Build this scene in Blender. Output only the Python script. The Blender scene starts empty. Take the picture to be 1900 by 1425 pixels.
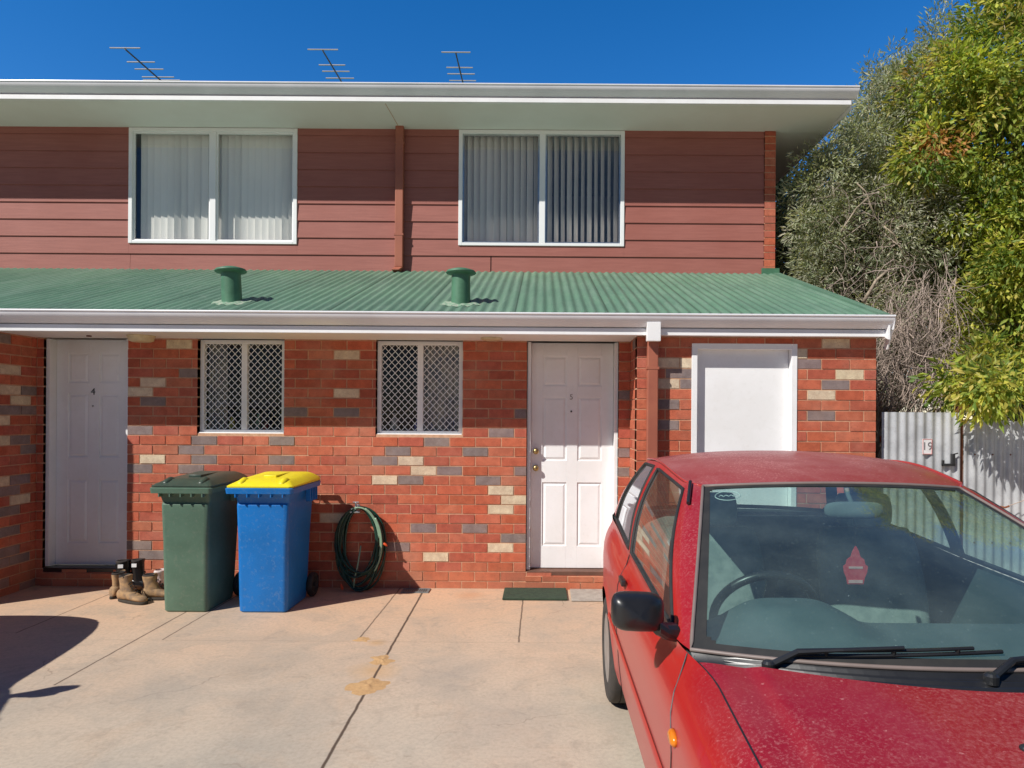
import bpy, bmesh, math, random
import numpy as np
from mathutils import Vector, Matrix, noise as mnoise
random.seed(7); rng = np.random.default_rng(7)
C = bpy.context.scene
COL = C.collection
PI = math.pi
F, H, D0, TH = 1250.0, 1.56, 6.04, 0.007     # focal (px), camera height, distance to the main wall, roll

def at(x, y, Y):
    """pixel of the photograph -> point on the vertical plane Y"""
    u, v = x-1005, y-770
    u2, v2 = u+TH*v, v-TH*u
    p = F/(D0+Y)
    return Vector((u2/p, Y, H-v2/p))
def gnd(x, y):
    u, v = x-1005, y-770
    u2, v2 = u+TH*v, v-TH*u
    p = v2/H
    return Vector((u2/p, F/p-D0, 0))

# ------------------------------------------------------------------ helpers
class MB:
    def __init__(s): s.v=[]; s.f=[]; s.c=[]; s.cur=None
    def add(s, vs, fs, col=None):
        n=len(s.v); s.v += [tuple(q) for q in vs]
        for f in fs: s.f.append(tuple(i+n for i in f)); s.c.append(col)
    def box(s, a, b, col=None, M=None):
        x0,y0,z0=a; x1,y1,z1=b
        if x0>x1: x0,x1=x1,x0
        if y0>y1: y0,y1=y1,y0
        if z0>z1: z0,z1=z1,z0
        vs=[Vector(q) for q in ((x0,y0,z0),(x1,y0,z0),(x1,y1,z0),(x0,y1,z0),(x0,y0,z1),(x1,y0,z1),(x1,y1,z1),(x0,y1,z1))]
        if M: vs=[M@q for q in vs]
        s.add(vs,[(0,3,2,1),(4,5,6,7),(0,1,5,4),(1,2,6,5),(2,3,7,6),(3,0,4,7)],col)
    def tube(s, pts, r, n=8, cap=True, col=None, closed=False):
        pts=[Vector(p) for p in pts]; m=len(pts)
        rr=[r]*m if not hasattr(r,'__len__') else list(r)
        vs=[]; prev=None
        for i,p in enumerate(pts):
            if closed: t=pts[(i+1)%m]-pts[i-1]
            else: t=pts[min(i+1,m-1)]-pts[max(i-1,0)]
            if t.length<1e-9: t=Vector((0,0,1))
            t.normalize()
            if prev is None:
                a=Vector((0,0,1)) if abs(t.z)<.9 else Vector((1,0,0))
                e=t.cross(a).normalized()
            else:
                e=(prev-t*prev.dot(t))
                e=e.normalized() if e.length>1e-6 else t.orthogonal().normalized()
            prev=e; g=t.cross(e)
            for k in range(n):
                a=2*PI*k/n; vs.append(p+(e*math.cos(a)+g*math.sin(a))*rr[i])
        fs=[]
        R=m if closed else m-1
        for i in range(R):
            j=(i+1)%m
            for k in range(n):
                l=(k+1)%n; fs.append((i*n+k,i*n+l,j*n+l,j*n+k))
        if cap and not closed:
            fs.append(tuple(range(n-1,-1,-1))); fs.append(tuple((m-1)*n+k for k in range(n)))
        s.add(vs,fs,col)
    def lathe(s, prof, M=None, n=32, col=None):
        """prof: (r,z) list, axis = local z"""
        vs=[]
        for r,z in prof:
            for k in range(n):
                a=2*PI*k/n; q=Vector((r*math.cos(a),r*math.sin(a),z)); vs.append(M@q if M else q)
        fs=[]
        for i in range(len(prof)-1):
            for k in range(n):
                l=(k+1)%n; fs.append((i*n+k,i*n+l,(i+1)*n+l,(i+1)*n+k))
        if prof[0][0]>1e-6: fs.append(tuple(range(n-1,-1,-1)))
        if prof[-1][0]>1e-6: fs.append(tuple((len(prof)-1)*n+k for k in range(n)))
        s.add(vs,fs,col)
    def extr_x(s, prof, x0, x1, cap=True):
        """closed (y,z) outline run along x"""
        n=len(prof); vs=[(x0,y,z) for y,z in prof]+[(x1,y,z) for y,z in prof]
        fs=[(i,(i+1)%n,(i+1)%n+n,i+n) for i in range(n)]
        if cap: fs+= [tuple(range(n-1,-1,-1)), tuple(range(n,2*n))]
        s.add(vs,fs)
    def grid(s, fn, nu, nv, col=None, skip=None):
        vs=[fn(i/nu,j/nv) for j in range(nv+1) for i in range(nu+1)]
        fs=[]
        for j in range(nv):
            for i in range(nu):
                if skip and skip(i/nu+.5/nu,j/nv+.5/nv): continue
                a=j*(nu+1)+i; fs.append((a,a+1,a+nu+2,a+nu+1))
        s.add(vs,fs,col)
    def loft(s, rings, cap=True, col=None):
        n=len(rings[0]); vs=[q for r in rings for q in r]; fs=[]
        for i in range(len(rings)-1):
            for k in range(n):
                l=(k+1)%n; fs.append((i*n+k,i*n+l,(i+1)*n+l,(i+1)*n+k))
        if cap: fs.append(tuple(range(n-1,-1,-1))); fs.append(tuple((len(rings)-1)*n+k for k in range(n)))
        s.add(vs,fs,col)
    def build(s, name, m, parent=None, smooth=False, fix=True, bevel=0, outward=None, angle=None):
        me=bpy.data.meshes.new(name); me.from_pydata(s.v,[],s.f); me.update()
        if any(c is not None for c in s.c):
            at_=me.attributes.new('col','FLOAT_COLOR','FACE')
            arr=np.array([(c if c is not None else (.5,.5,.5))+(1,) for c in s.c],dtype=np.float32)
            at_.data.foreach_set('color',arr.ravel())
        if fix or outward:
            bm=bmesh.new(); bm.from_mesh(me)
            if outward is not None:
                o=Vector(outward)
                for f in bm.faces:
                    f.normal_update()
                    c=f.calc_center_median()
                    if f.normal.dot(c-o)<0: f.normal_flip()
            else: bmesh.ops.recalc_face_normals(bm,faces=bm.faces)
            bm.to_mesh(me); bm.free()
        ms=m if isinstance(m,(list,tuple)) else [m]
        for q in ms: me.materials.append(q)
        if smooth: me.shade_smooth()
        if angle: me.shade_smooth(); me.set_sharp_from_angle(angle=math.radians(angle))
        o=bpy.data.objects.new(name,me); COL.objects.link(o)
        if parent is not None: o.parent=parent; o.matrix_parent_inverse=Matrix.Translation(-parent.location) if parent.type=='EMPTY' and parent.parent is None else Matrix()
        if bevel:
            b=o.modifiers.new('bevel','BEVEL'); b.width=bevel; b.segments=2; b.limit_method='ANGLE'; b.angle_limit=math.radians(40)
        return o

def thing(name,label,cat,loc=(0,0,0),group=None):
    o=bpy.data.objects.new(name,None); COL.objects.link(o); o.location=loc; o.empty_display_size=.1
    o['label']=label; o['category']=cat
    if group: o['group']=group
    return o
def tag(o,label,cat,group=None,kind=None):
    o['label']=label; o['category']=cat
    if group: o['group']=group
    if kind: o['kind']=kind
    return o
def struct(o): o['kind']='structure'; return o

# ------------------------------------------------------------------ materials
def newmat(name):
    m=bpy.data.materials.new(name); m.use_nodes=True; nt=m.node_tree
    b=nt.nodes['Principled BSDF']; return m,nt,b
def N(nt,t,**k):
    n=nt.nodes.new(t)
    for a,v in k.items():
        if a.startswith('i_'): n.inputs[a[2:].replace('_',' ')].default_value=v
        else: setattr(n,a,v)
    return n
def mixc(nt,fac,a,b,mode='MIX'):
    n=nt.nodes.new('ShaderNodeMix'); n.data_type='RGBA'; n.blend_type=mode
    for s,v in ((n.inputs[0],fac),(n.inputs[6],a),(n.inputs[7],b)):
        if isinstance(v,(int,float)): s.default_value=v
        elif isinstance(v,(tuple,list)): s.default_value=tuple(v)+((1,) if len(v)==3 else ())
        else: nt.links.new(v,s)
    return n.outputs[2]
def N_abs(nt,a):
    n=N(nt,'ShaderNodeMath',operation='ABSOLUTE'); nt.links.new(a,n.inputs[0]); return n.outputs[0]
def noi(nt,scale,detail=4,rough=.55,vec=None,lo=.4,hi=.6,dist=0):
    n=N(nt,'ShaderNodeTexNoise'); n.inputs['Scale'].default_value=scale; n.inputs['Detail'].default_value=detail
    n.inputs['Roughness'].default_value=rough; n.inputs['Distortion'].default_value=dist
    if vec is None:
        tc=N(nt,'ShaderNodeTexCoord'); vec=tc.outputs['Object']
    nt.links.new(vec,n.inputs['Vector'])
    r=N(nt,'ShaderNodeMapRange'); nt.links.new(n.outputs['Fac'],r.inputs['Value'])
    r.inputs['From Min'].default_value=lo; r.inputs['From Max'].default_value=hi
    return r.outputs['Result']
def bump(nt,b,h,strength=.3,dist=.01):
    n=N(nt,'ShaderNodeBump'); n.inputs['Strength'].default_value=strength; n.inputs['Distance'].default_value=dist
    nt.links.new(h,n.inputs['Height']); nt.links.new(n.outputs['Normal'],b.inputs['Normal'])
def mul(nt,a,b,op='MULTIPLY'):
    n=N(nt,'ShaderNodeMath',operation=op)
    for s,v in ((n.inputs[0],a),(n.inputs[1],b)):
        if isinstance(v,(int,float)): s.default_value=v
        else: nt.links.new(v,s)
    return n.outputs[0]
def surf(name,c1,c2=None,scale=6,rough=.6,bstr=.15,bscale=60,bdist=.003,amount=.6,metal=0,spec=.5,coat=0,fine=None):
    m,nt,b=newmat(name)
    c2=c2 or tuple(x*.8 for x in c1)
    f=mul(nt,noi(nt,scale,6,.6),amount)
    col=mixc(nt,f,c1,c2)
    if fine: col=mixc(nt,mul(nt,noi(nt,scale*12,3,.6,lo=.55,hi=.7),fine[1]),col,fine[0])
    nt.links.new(col,b.inputs['Base Color'])
    b.inputs['Roughness'].default_value=rough; b.inputs['Metallic'].default_value=metal
    b.inputs['Specular IOR Level'].default_value=spec; b.inputs['Coat Weight'].default_value=coat
    if bstr: bump(nt,b,noi(nt,bscale,4,.6,lo=0,hi=1),bstr,bdist)
    return m

M={}
M['white']=surf('white_paint',(.92,.92,.92),(.85,.845,.83),2.2,.42,.12,18,.003,amount=.8,fine=((.6,.57,.52),.10))
M['frame']=surf('window_white',(.92,.92,.91),(.86,.86,.85),5,.35,.03,amount=.4)
M['gutter']=surf('gutter_white',(.84,.84,.86),(.72,.72,.74),2.0,.30,.05,bscale=8,bdist=.004,amount=.6)
M['soffit']=surf('soffit_paint',(.88,.87,.83),(.82,.80,.75),1.5,.7,.05,amount=.6)
M['black']=surf('black_plastic',(.014,.014,.015),(.024,.024,.024),8,.36,.05,spec=.7)
M['rubber']=surf('rubber',(.018,.018,.018),(.035,.033,.03),10,.75,.1)
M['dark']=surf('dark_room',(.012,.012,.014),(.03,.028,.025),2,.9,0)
M['brass']=surf('brass',(.50,.36,.16),None,20,.35,0,metal=.9)
M['chrome']=surf('alu',(.55,.56,.57),(.4,.4,.41),12,.3,0,metal=.9)
M['alum']=surf('weathered_aluminium',(.55,.50,.47),None,12,.5,0)
M['downpipe']=surf('red_brown_paint',(.40,.13,.075),(.32,.095,.06),4,.5,.05,amount=.7)
M['roofgreen']=surf('green_roof_paint',(.115,.235,.150),(.090,.185,.125),1.2,.55,.1,amount=.9,fine=((.2,.30,.22),.3))
def roofmat():
    m=M['roofgreen']; nt=m.node_tree; b=nt.nodes['Principled BSDF']; src=b.inputs['Base Color'].links[0].from_socket
    tc=N(nt,'ShaderNodeTexCoord'); sx=N(nt,'ShaderNodeSeparateXYZ'); nt.links.new(tc.outputs['Object'],sx.inputs[0])
    fl=N(nt,'ShaderNodeMath',operation='FLOOR'); nt.links.new(mul(nt,mul(nt,sx.outputs['X'],20,'ADD'),1/.7605),fl.inputs[0])
    wn=N(nt,'ShaderNodeTexWhiteNoise',noise_dimensions='1D'); nt.links.new(fl.outputs[0],wn.inputs['W'])
    c=mixc(nt,mul(nt,wn.outputs['Value'],.28),src,(.20,.30,.225))
    mp=N(nt,'ShaderNodeMapping'); nt.links.new(tc.outputs['Object'],mp.inputs['Vector']); mp.inputs['Scale'].default_value=(12,1,1)
    c=mixc(nt,mul(nt,noi(nt,1.6,5,.6,mp.outputs['Vector'],.45,.7),.35),c,(.24,.33,.26))
    c=mixc(nt,mul(nt,noi(nt,3.1,5,.6,mp.outputs['Vector'],.52,.7),.35),c,(.06,.13,.085))
    # lap line
    fr=N(nt,'ShaderNodeMath',operation='FRACT'); nt.links.new(mul(nt,mul(nt,sx.outputs['X'],20,'ADD'),1/.7605),fr.inputs[0])
    lt=mul(nt,fr.outputs[0],.014,'LESS_THAN'); c=mixc(nt,mul(nt,lt,.7),c,(.03,.07,.045))
    nt.links.new(c,b.inputs['Base Color'])
roofmat()
M['ventgreen']=surf('vent_green',(.085,.215,.125),(.06,.16,.09),9,.5,.1,amount=.8)
M['flash']=surf('flashing_cement',(.38,.42,.33),(.15,.3,.19),30,.9,.4,amount=1)
M['mortar']=surf('mortar',(.66,.40,.25),(.54,.31,.19),25,.95,.5,60,.003,amount=.9)
M['lamp']=surf('cream_lamp',(.72,.62,.40),(.5,.42,.25),14,.4,0)
M['curtain']=surf('curtain',(.5,.46,.40),(.22,.22,.26),9,.9,0,amount=1)
M['blindA']=surf('blind_cream',(.95,.93,.86),(.90,.87,.80),3,.7,0,amount=.5)
M['blindB']=surf('blind_grey',(.92,.87,.82),(.84,.80,.76),3,.7,0,amount=.5)
M['room']=surf('room_wall',(.55,.58,.62),(.38,.42,.46),1.0,.9,0,amount=1)
M['iron']=surf('galvanised_iron',(.60,.61,.62),(.44,.45,.46),5,.42,.08,amount=.9,metal=.35,fine=((.34,.33,.32),.3))
M['rust']=surf('rust',(.22,.07,.03),(.12,.05,.03),12,.9,.3)
M['sand']=surf('orange_sand',(.60,.37,.17),(.52,.31,.14),40,.95,.8,120,.006,amount=.9)
M['step']=surf('threshold_timber',(.16,.075,.05),(.09,.045,.03),10,.7,.2)
M['mat']=surf('green_mat',(.045,.075,.045),(.03,.05,.032),30,.95,.9,350,.006,amount=.9)
M['matgrey']=surf('grey_mat',(.42,.38,.33),(.33,.29,.25),18,.95,.7,250,.004,amount=.9)
M['grate']=surf('drain_metal',(.20,.22,.22),(.13,.14,.14),30,.7,.3)
M['bingreen']=surf('green_bin_plastic',(.105,.185,.130),(.08,.145,.10),3,.5,.25,140,.0015,amount=.9,fine=((.20,.22,.17),.30))
M['bindark']=surf('dark_green_lid',(.055,.085,.062),(.04,.062,.047),5,.38,.2,140,.0015,amount=.8,fine=((.14,.16,.12),.30))
M['binblue']=surf('blue_bin_plastic',(.004,.165,.52),(.004,.14,.44),3,.45,.25,140,.0015,amount=.9,fine=((.16,.26,.42),.30))
M['binyellow']=surf('yellow_lid_plastic',(.88,.76,.02),(.8,.64,.015),4,.42,.2,140,.0015,amount=.6,fine=((.5,.42,.12),.30))
M['hose']=surf('green_hose',(.014,.06,.038),(.008,.03,.022),25,.35,0,amount=.9)
M['hosepale']=surf('pale_hose',(.25,.38,.26),None,15,.35,0)
M['orange']=surf('orange_fitting',(.7,.09,.02),None,15,.4,0)
M['suede']=surf('tan_suede',(.42,.26,.13),(.24,.16,.10),22,.9,.4,200,.002,amount=1)
M['sole']=surf('boot_sole',(.05,.04,.03),(.03,.025,.02),22,.9,.3)
M['lining']=surf('boot_lining',(.035,.028,.025),None,22,.95,.3)
M['shoeblack']=surf('black_shoe',(.010,.010,.012),None,22,.3,.2)
M['shoewhite']=surf('white_shoe',(.62,.45,.42),(.7,.68,.66),30,.7,.2,amount=1)
M['amber']=surf('amber_lens',(.75,.22,.01),(.6,.15,.01),20,.2,0)
M['redlens']=surf('red_lens',(.4,.01,.01),None,20,.15,0)
M['fresh']=surf('red_card',(.62,.03,.06),(.75,.12,.14),60,.6,0)
M['headliner']=surf('headliner',(.14,.17,.17),None,6,.95,0)
M['dash']=surf('dashboard',(.10,.135,.14),(.075,.105,.11),5,.75,.3,300,.001)
M['interior']=surf('interior_trim',(.055,.08,.085),(.04,.06,.065),5,.85,.1)
M['seat']=surf('seat_fabric',(.36,.38,.36),(.24,.27,.26),16,.95,.4,300,.002,amount=.9)
M['sticker']=surf('sticker',(.7,.75,.7),None,9,.6,0)
M['wheelrim']=surf('wheel_trim',(.42,.42,.41),(.28,.26,.24),14,.4,0,metal=.5)
M['tyre']=surf('tyre',(.035,.033,.031),(.07,.06,.05),9,.85,.3,90,.004)
M['lens']=surf('lamp_glass',(.55,.57,.58),None,9,.08,0,metal=.5)

def brickmat():
    m,nt,b=newmat('brick')
    a=N(nt,'ShaderNodeAttribute',attribute_name='col')
    c=mixc(nt,mul(nt,noi(nt,14,4),.45),a.outputs['Color'],mixc(nt,1.0,a.outputs['Color'],(.62,.55,.55),'MULTIPLY'))
    c=mixc(nt,mul(nt,noi(nt,90,3,lo=.56,hi=.66),.35),c,mixc(nt,1.0,c,(.45,.4,.4),'MULTIPLY'))
    # pale lime bloom in places
    c=mixc(nt,mul(nt,noi(nt,2.2,5,lo=.50,hi=.72),.22),c,(.62,.38,.27))
    c=mixc(nt,mul(nt,noi(nt,38,4,.7,lo=.50,hi=.68),.30),c,mixc(nt,1.0,c,(1.35,1.5,1.6),'MULTIPLY'))
    g=N(nt,'ShaderNodeNewGeometry'); sx=N(nt,'ShaderNodeSeparateXYZ'); nt.links.new(g.outputs['Position'],sx.inputs[0])
    q=N(nt,'ShaderNodeMapRange'); nt.links.new(mul(nt,sx.outputs['Z'],mul(nt,noi(nt,6,4,lo=0,hi=1),.25),'ADD'),q.inputs['Value']); q.inputs['From Min'].default_value=.40; q.inputs['From Max'].default_value=.08; q.inputs['To Max'].default_value=.45
    c=mixc(nt,q.outputs[0],c,(.55,.27,.15))
    nt.links.new(c,b.inputs['Base Color']); b.inputs['Roughness'].default_value=.78; b.inputs['Specular IOR Level'].default_value=.3
    bump(nt,b,noi(nt,130,5,.65,lo=0,hi=1),.5,.004)
    return m
M['brick']=brickmat()
def sidingmat():
    m,nt,b=newmat('weatherboard')
    tc=N(nt,'ShaderNodeTexCoord'); mp=N(nt,'ShaderNodeMapping'); nt.links.new(tc.outputs['Object'],mp.inputs['Vector']); mp.inputs['Scale'].default_value=(.6,1,9)
    c=mixc(nt,noi(nt,5,5,.65,mp.outputs['Vector'],.35,.65),(.335,.120,.096),(.395,.145,.116))
    c=mixc(nt,mul(nt,noi(nt,1.0,3),.35),c,(.30,.092,.068))
    nt.links.new(c,b.inputs['Base Color']); b.inputs['Roughness'].default_value=.6; b.inputs['Specular IOR Level'].default_value=.35
    bump(nt,b,noi(nt,14,5,.6,mp.outputs['Vector'],0,1),.25,.004)
    return m
M['siding']=sidingmat()
def leafmat(name,tr=.35):
    m,nt,b=newmat(name)
    a=N(nt,'ShaderNodeAttribute',attribute_name='col')
    b.inputs['Roughness'].default_value=.45; b.inputs['Specular IOR Level'].default_value=.35
    nt.links.new(a.outputs['Color'],b.inputs['Base Color'])
    t=N(nt,'ShaderNodeBsdfTranslucent'); nt.links.new(mixc(nt,1.0,a.outputs['Color'],(1.3,1.3,.6),'MULTIPLY'),t.inputs['Color'])
    mx=N(nt,'ShaderNodeMixShader'); mx.inputs[0].default_value=tr
    nt.links.new(b.outputs[0],mx.inputs[1]); nt.links.new(t.outputs[0],mx.inputs[2])
    nt.links.new(mx.outputs[0],nt.nodes['Material Output'].inputs['Surface'])
    return m
M['leaf']=leafmat('leaf',.45); M['greyleaf']=leafmat('grey_leaf',.4)
M['bark']=surf('bark',(.20,.155,.12),(.12,.095,.075),9,.95,.6,40,.01,amount=1)
M['twig']=surf('dry_twig',(.46,.36,.30),(.30,.235,.195),3,.95,.3,amount=1)
M['palebark']=surf('pale_bark',(.42,.34,.25),(.25,.2,.14),9,.9,.4,40,.005,amount=1)

def glassmat(name,tint=(.9,.95,.93),refl=1.0,dust=.0,dustcol=(.5,.5,.45),ior=1.5):
    m,nt,b=newmat(name); nt.nodes.remove(b)
    tr=N(nt,'ShaderNodeBsdfTransparent'); tr.inputs[0].default_value=tint+(1,)
    gl=N(nt,'ShaderNodeBsdfGlossy'); gl.inputs['Roughness'].default_value=.03; gl.inputs[0].default_value=(.9,.95,1,1)
    ge=N(nt,'ShaderNodeNewGeometry'); dp=N(nt,'ShaderNodeVectorMath',operation='DOT_PRODUCT'); nt.links.new(ge.outputs['Normal'],dp.inputs[0]); nt.links.new(ge.outputs['Incoming'],dp.inputs[1])
    fz=mul(nt,mul(nt,mul(nt,1.0,N_abs(nt,dp.outputs['Value']),'SUBTRACT'),5.0,'POWER'),.93); fz=mul(nt,fz,.05,'ADD')
    mx=N(nt,'ShaderNodeMixShader'); nt.links.new(mul(nt,fz,refl),mx.inputs[0])
    nt.links.new(tr.outputs[0],mx.inputs[1]); nt.links.new(gl.outputs[0],mx.inputs[2]); out=mx.outputs[0]
    if dust:
        df=N(nt,'ShaderNodeBsdfDiffuse'); df.inputs[0].default_value=dustcol+(1,)
        f1=noi(nt,5,5,lo=.35,hi=.7); f2=noi(nt,130,3,lo=.66,hi=.78)
        f=mul(nt,mul(nt,mul(nt,f1,.6),.5,'ADD'),dust)
        f=mul(nt,f,mul(nt,f2,dust*2.5),'ADD')
        m2=N(nt,'ShaderNodeMixShader'); nt.links.new(f,m2.inputs[0]); nt.links.new(out,m2.inputs[1]); nt.links.new(df.outputs[0],m2.inputs[2]); out=m2.outputs[0]
    nt.links.new(out,nt.nodes['Material Output'].inputs['Surface']); return m
M['pane']=glassmat('window_glass',(.97,.98,.98),1.6)
M['panedark']=glassmat('window_glass_low',(.85,.88,.88),.7)
M['carglass']=glassmat('car_glass',(.68,.84,.80),1.6,.09,(.45,.58,.54))
M['carside']=glassmat('car_side_glass',(.62,.78,.74),2.2,.06,(.5,.42,.36))

def paintmat(name,base,base2,dustc):
    m,nt,b=newmat(name)
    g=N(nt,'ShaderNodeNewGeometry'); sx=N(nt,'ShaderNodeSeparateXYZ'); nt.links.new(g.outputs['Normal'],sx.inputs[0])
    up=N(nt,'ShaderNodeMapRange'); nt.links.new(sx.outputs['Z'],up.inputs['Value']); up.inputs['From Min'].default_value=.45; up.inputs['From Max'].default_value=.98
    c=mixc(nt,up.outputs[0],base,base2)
    d1=noi(nt,120,4,.75,lo=.50,hi=.66); d2=noi(nt,2.0,4,lo=.30,hi=.62); d3=noi(nt,7,5,.65,lo=.4,hi=.7,dist=.8)
    f=mul(nt,mul(nt,d1,d2),.36); f=mul(nt,f,mul(nt,d3,.07),'ADD'); f=mul(nt,f,up.outputs[0])
    tco=N(nt,'ShaderNodeTexCoord'); so_=N(nt,'ShaderNodeSeparateXYZ'); nt.links.new(tco.outputs['Object'],so_.inputs[0])
    rz=N(nt,'ShaderNodeMapRange'); nt.links.new(so_.outputs['Z'],rz.inputs['Value']); rz.inputs['From Min'].default_value=1.24; rz.inputs['From Max'].default_value=1.36; rz.inputs['To Max'].default_value=.55
    f=mul(nt,f,mul(nt,rz.outputs[0],mul(nt,noi(nt,4,6,.7,lo=.2,hi=.75,dist=.6),up.outputs[0]),'MULTIPLY'),'ADD')
    hx=N(nt,'ShaderNodeMapRange'); nt.links.new(mul(nt,so_.outputs['X'],mul(nt,so_.outputs['Y'],.9),'SUBTRACT'),hx.inputs['Value']); hx.inputs['From Min'].default_value=4.75; hx.inputs['From Max'].default_value=5.8; hx.inputs['To Max'].default_value=.42
    f=mul(nt,f,mul(nt,mul(nt,hx.outputs[0],noi(nt,85,5,.8,lo=.47,hi=.60)),up.outputs[0]),'ADD')
    spots=noi(nt,60,2,.5,lo=.70,hi=.76)
    f=mul(nt,f,mul(nt,mul(nt,spots,.35),up.outputs[0]),'ADD')
    sd_=N(nt,'ShaderNodeMapRange'); nt.links.new(sx.outputs['Z'],sd_.inputs['Value']); sd_.inputs['From Min'].default_value=.45; sd_.inputs['From Max'].default_value=.05; sd_.inputs['To Max'].default_value=.22
    f=mul(nt,f,mul(nt,sd_.outputs[0],.012,'ADD'),'ADD')
    c=mixc(nt,f,c,dustc)
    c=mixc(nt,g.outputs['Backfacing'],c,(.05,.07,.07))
    nt.links.new(c,b.inputs['Base Color'])
    b.inputs['Roughness'].default_value=.45; b.inputs['Specular IOR Level'].default_value=.22
    b.inputs['Coat Weight'].default_value=.42
    cr=N(nt,'ShaderNodeMapRange'); nt.links.new(f,cr.inputs['Value']); cr.inputs['To Min'].default_value=.07; cr.inputs['To Max'].default_value=.5
    nt.links.new(cr.outputs[0],b.inputs['Coat Roughness'])
    return m
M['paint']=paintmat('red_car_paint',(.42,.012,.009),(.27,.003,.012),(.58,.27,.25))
M['paint2']=paintmat('white_car_paint',(.6,.6,.6),(.6,.6,.6),(.5,.45,.4))

# ------------------------------------------------------------------ ground
def groundmats():
    m,nt,b=newmat('concrete')
    g=N(nt,'ShaderNodeNewGeometry'); sx=N(nt,'ShaderNodeSeparateXYZ'); nt.links.new(g.outputs['Position'],sx.inputs[0])
    pos=g.outputs['Position']
    # dusty orange close to the house, greyer towards the street
    near=N(nt,'ShaderNodeMapRange'); nt.links.new(mul(nt,sx.outputs['Y'],mul(nt,noi(nt,1.1,5,vec=pos,lo=0,hi=1),1.6),'ADD'),near.inputs['Value'])
    near.inputs['From Min'].default_value=-2.6; near.inputs['From Max'].default_value=.6
    c=mixc(nt,near.outputs[0],(.55,.485,.385),(.67,.43,.275))
    c=mixc(nt,mul(nt,noi(nt,.9,5,.6,pos,.45,.72,.4),.55),c,(.37,.335,.28))
    c=mixc(nt,mul(nt,noi(nt,3.3,5,.65,pos,.50,.70,.6),.35),c,(.56,.40,.27))
    c=mixc(nt,mul(nt,noi(nt,45,5,.7,pos,.42,.66),.28),c,(.25,.20,.155))
    c=mixc(nt,mul(nt,noi(nt,1.7,6,.7,pos,.48,.62,1.2),.30),c,(.34,.30,.245))
    c=mixc(nt,mul(nt,noi(nt,6.5,6,.7,pos,.54,.66,1.0),.30),c,(.30,.25,.20))
    vo=N(nt,'ShaderNodeTexVoronoi',feature='DISTANCE_TO_EDGE'); vo.inputs['Scale'].default_value=.55; 
    wv=N(nt,'ShaderNodeVectorMath',operation='ADD'); nz=N(nt,'ShaderNodeTexNoise'); nz.inputs['Scale'].default_value=2.5; nz.inputs['Detail'].default_value=6; nt.links.new(pos,nz.inputs['Vector']); sc_=N(nt,'ShaderNodeVectorMath',operation='SCALE'); sc_.inputs['Scale'].default_value=.5; nt.links.new(nz.outputs['Color'],sc_.inputs[0]); nt.links.new(pos,wv.inputs[0]); nt.links.new(sc_.outputs[0],wv.inputs[1]); nt.links.new(wv.outputs[0],vo.inputs['Vector'])
    ck=N(nt,'ShaderNodeMapRange'); nt.links.new(vo.outputs['Distance'],ck.inputs['Value']); ck.inputs['From Min'].default_value=.0035; ck.inputs['From Max'].default_value=.0; ck.inputs['To Max'].default_value=.45
    c=mixc(nt,mul(nt,ck.outputs[0],noi(nt,1.3,2,vec=pos,lo=.5,hi=.6)),c,(.16,.11,.08))
    c=mixc(nt,mul(nt,noi(nt,11,3,.5,pos,.70,.76),.35),c,(.22,.17,.13))
    # darker greyish wheel wear and an ochre smear beside the joint
    def blob(cx,cy,r,col,amt,c):
        v=N(nt,'ShaderNodeVectorMath',operation='DISTANCE'); nt.links.new(pos,v.inputs[0]); v.inputs[1].default_value=(cx,cy,0)
        d=mul(nt,v.outputs['Value'],mul(nt,noi(nt,5,5,vec=pos,lo=0,hi=1),r*.9),'ADD')
        q=N(nt,'ShaderNodeMapRange'); nt.links.new(d,q.inputs['Value']); q.inputs['From Min'].default_value=r*1.25; q.inputs['From Max'].default_value=r*.45; q.inputs['To Max'].default_value=amt
        return mixc(nt,q.outputs[0],c,col)
    c=blob(-.55,-2.0,.42,(.30,.28,.25),.45,c); c=blob(-2.1,-2.3,.5,(.30,.28,.24),.4,c); c=blob(-1.75,-1.95,.22,(.26,.24,.2),.35,c)
    c=blob(-.2,-2.6,.5,(.33,.3,.26),.35,c)
    c=blob(-.62,-.22,.2,(.50,.24,.12),.5,c); c=blob(-1.0,-1.95,.22,(.58,.34,.14),.6,c); c=blob(-1.12,-1.45,.10,(.58,.34,.14),.5,c)
    # joints
    def joint(axis,p0,lo,hi,w,amt,c,slope=0):
        X=sx.outputs['X' if axis=='x' else 'Y']; Yo=sx.outputs['Y' if axis=='x' else 'X']
        wob=mul(nt,noi(nt,9,3,vec=pos,lo=0,hi=1),.012)
        d=mul(nt,mul(nt,X,wob,'ADD'),mul(nt,mul(nt,Yo,slope),p0+.006,'ADD'),'SUBTRACT'); d=mul(nt,d,0,'ABSOLUTE') if False else N_abs(nt,d)
        q=N(nt,'ShaderNodeMapRange'); nt.links.new(d,q.inputs['Value']); q.inputs['From Min'].default_value=w; q.inputs['From Max'].default_value=w*.4; q.inputs['To Max'].default_value=amt
        a=mul(nt,mul(nt,Yo,lo,'GREATER_THAN'),mul(nt,Yo,hi,'LESS_THAN'))
        return mixc(nt,mul(nt,q.outputs[0],a),c,(.085,.055,.038))
    c=joint('x',-1.035,-9,0,.011,.95,c,slope=-.026)
    c=joint('x',-1.255,-1.42,0,.008,.75,c)
    c=joint('x',-.147,-1.42,-.1,.008,.8,c)
    c=joint('x',-2.77,-2.2,-.2,.009,.8,c)
    c=joint('x',-2.59,-1.42,-.2,.008,.75,c)
    c=joint('x',-3.69,-1.3,-.2,.008,.7,c)
    c=joint('y',-1.425,-3,3,.007,.16,c)
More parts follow.
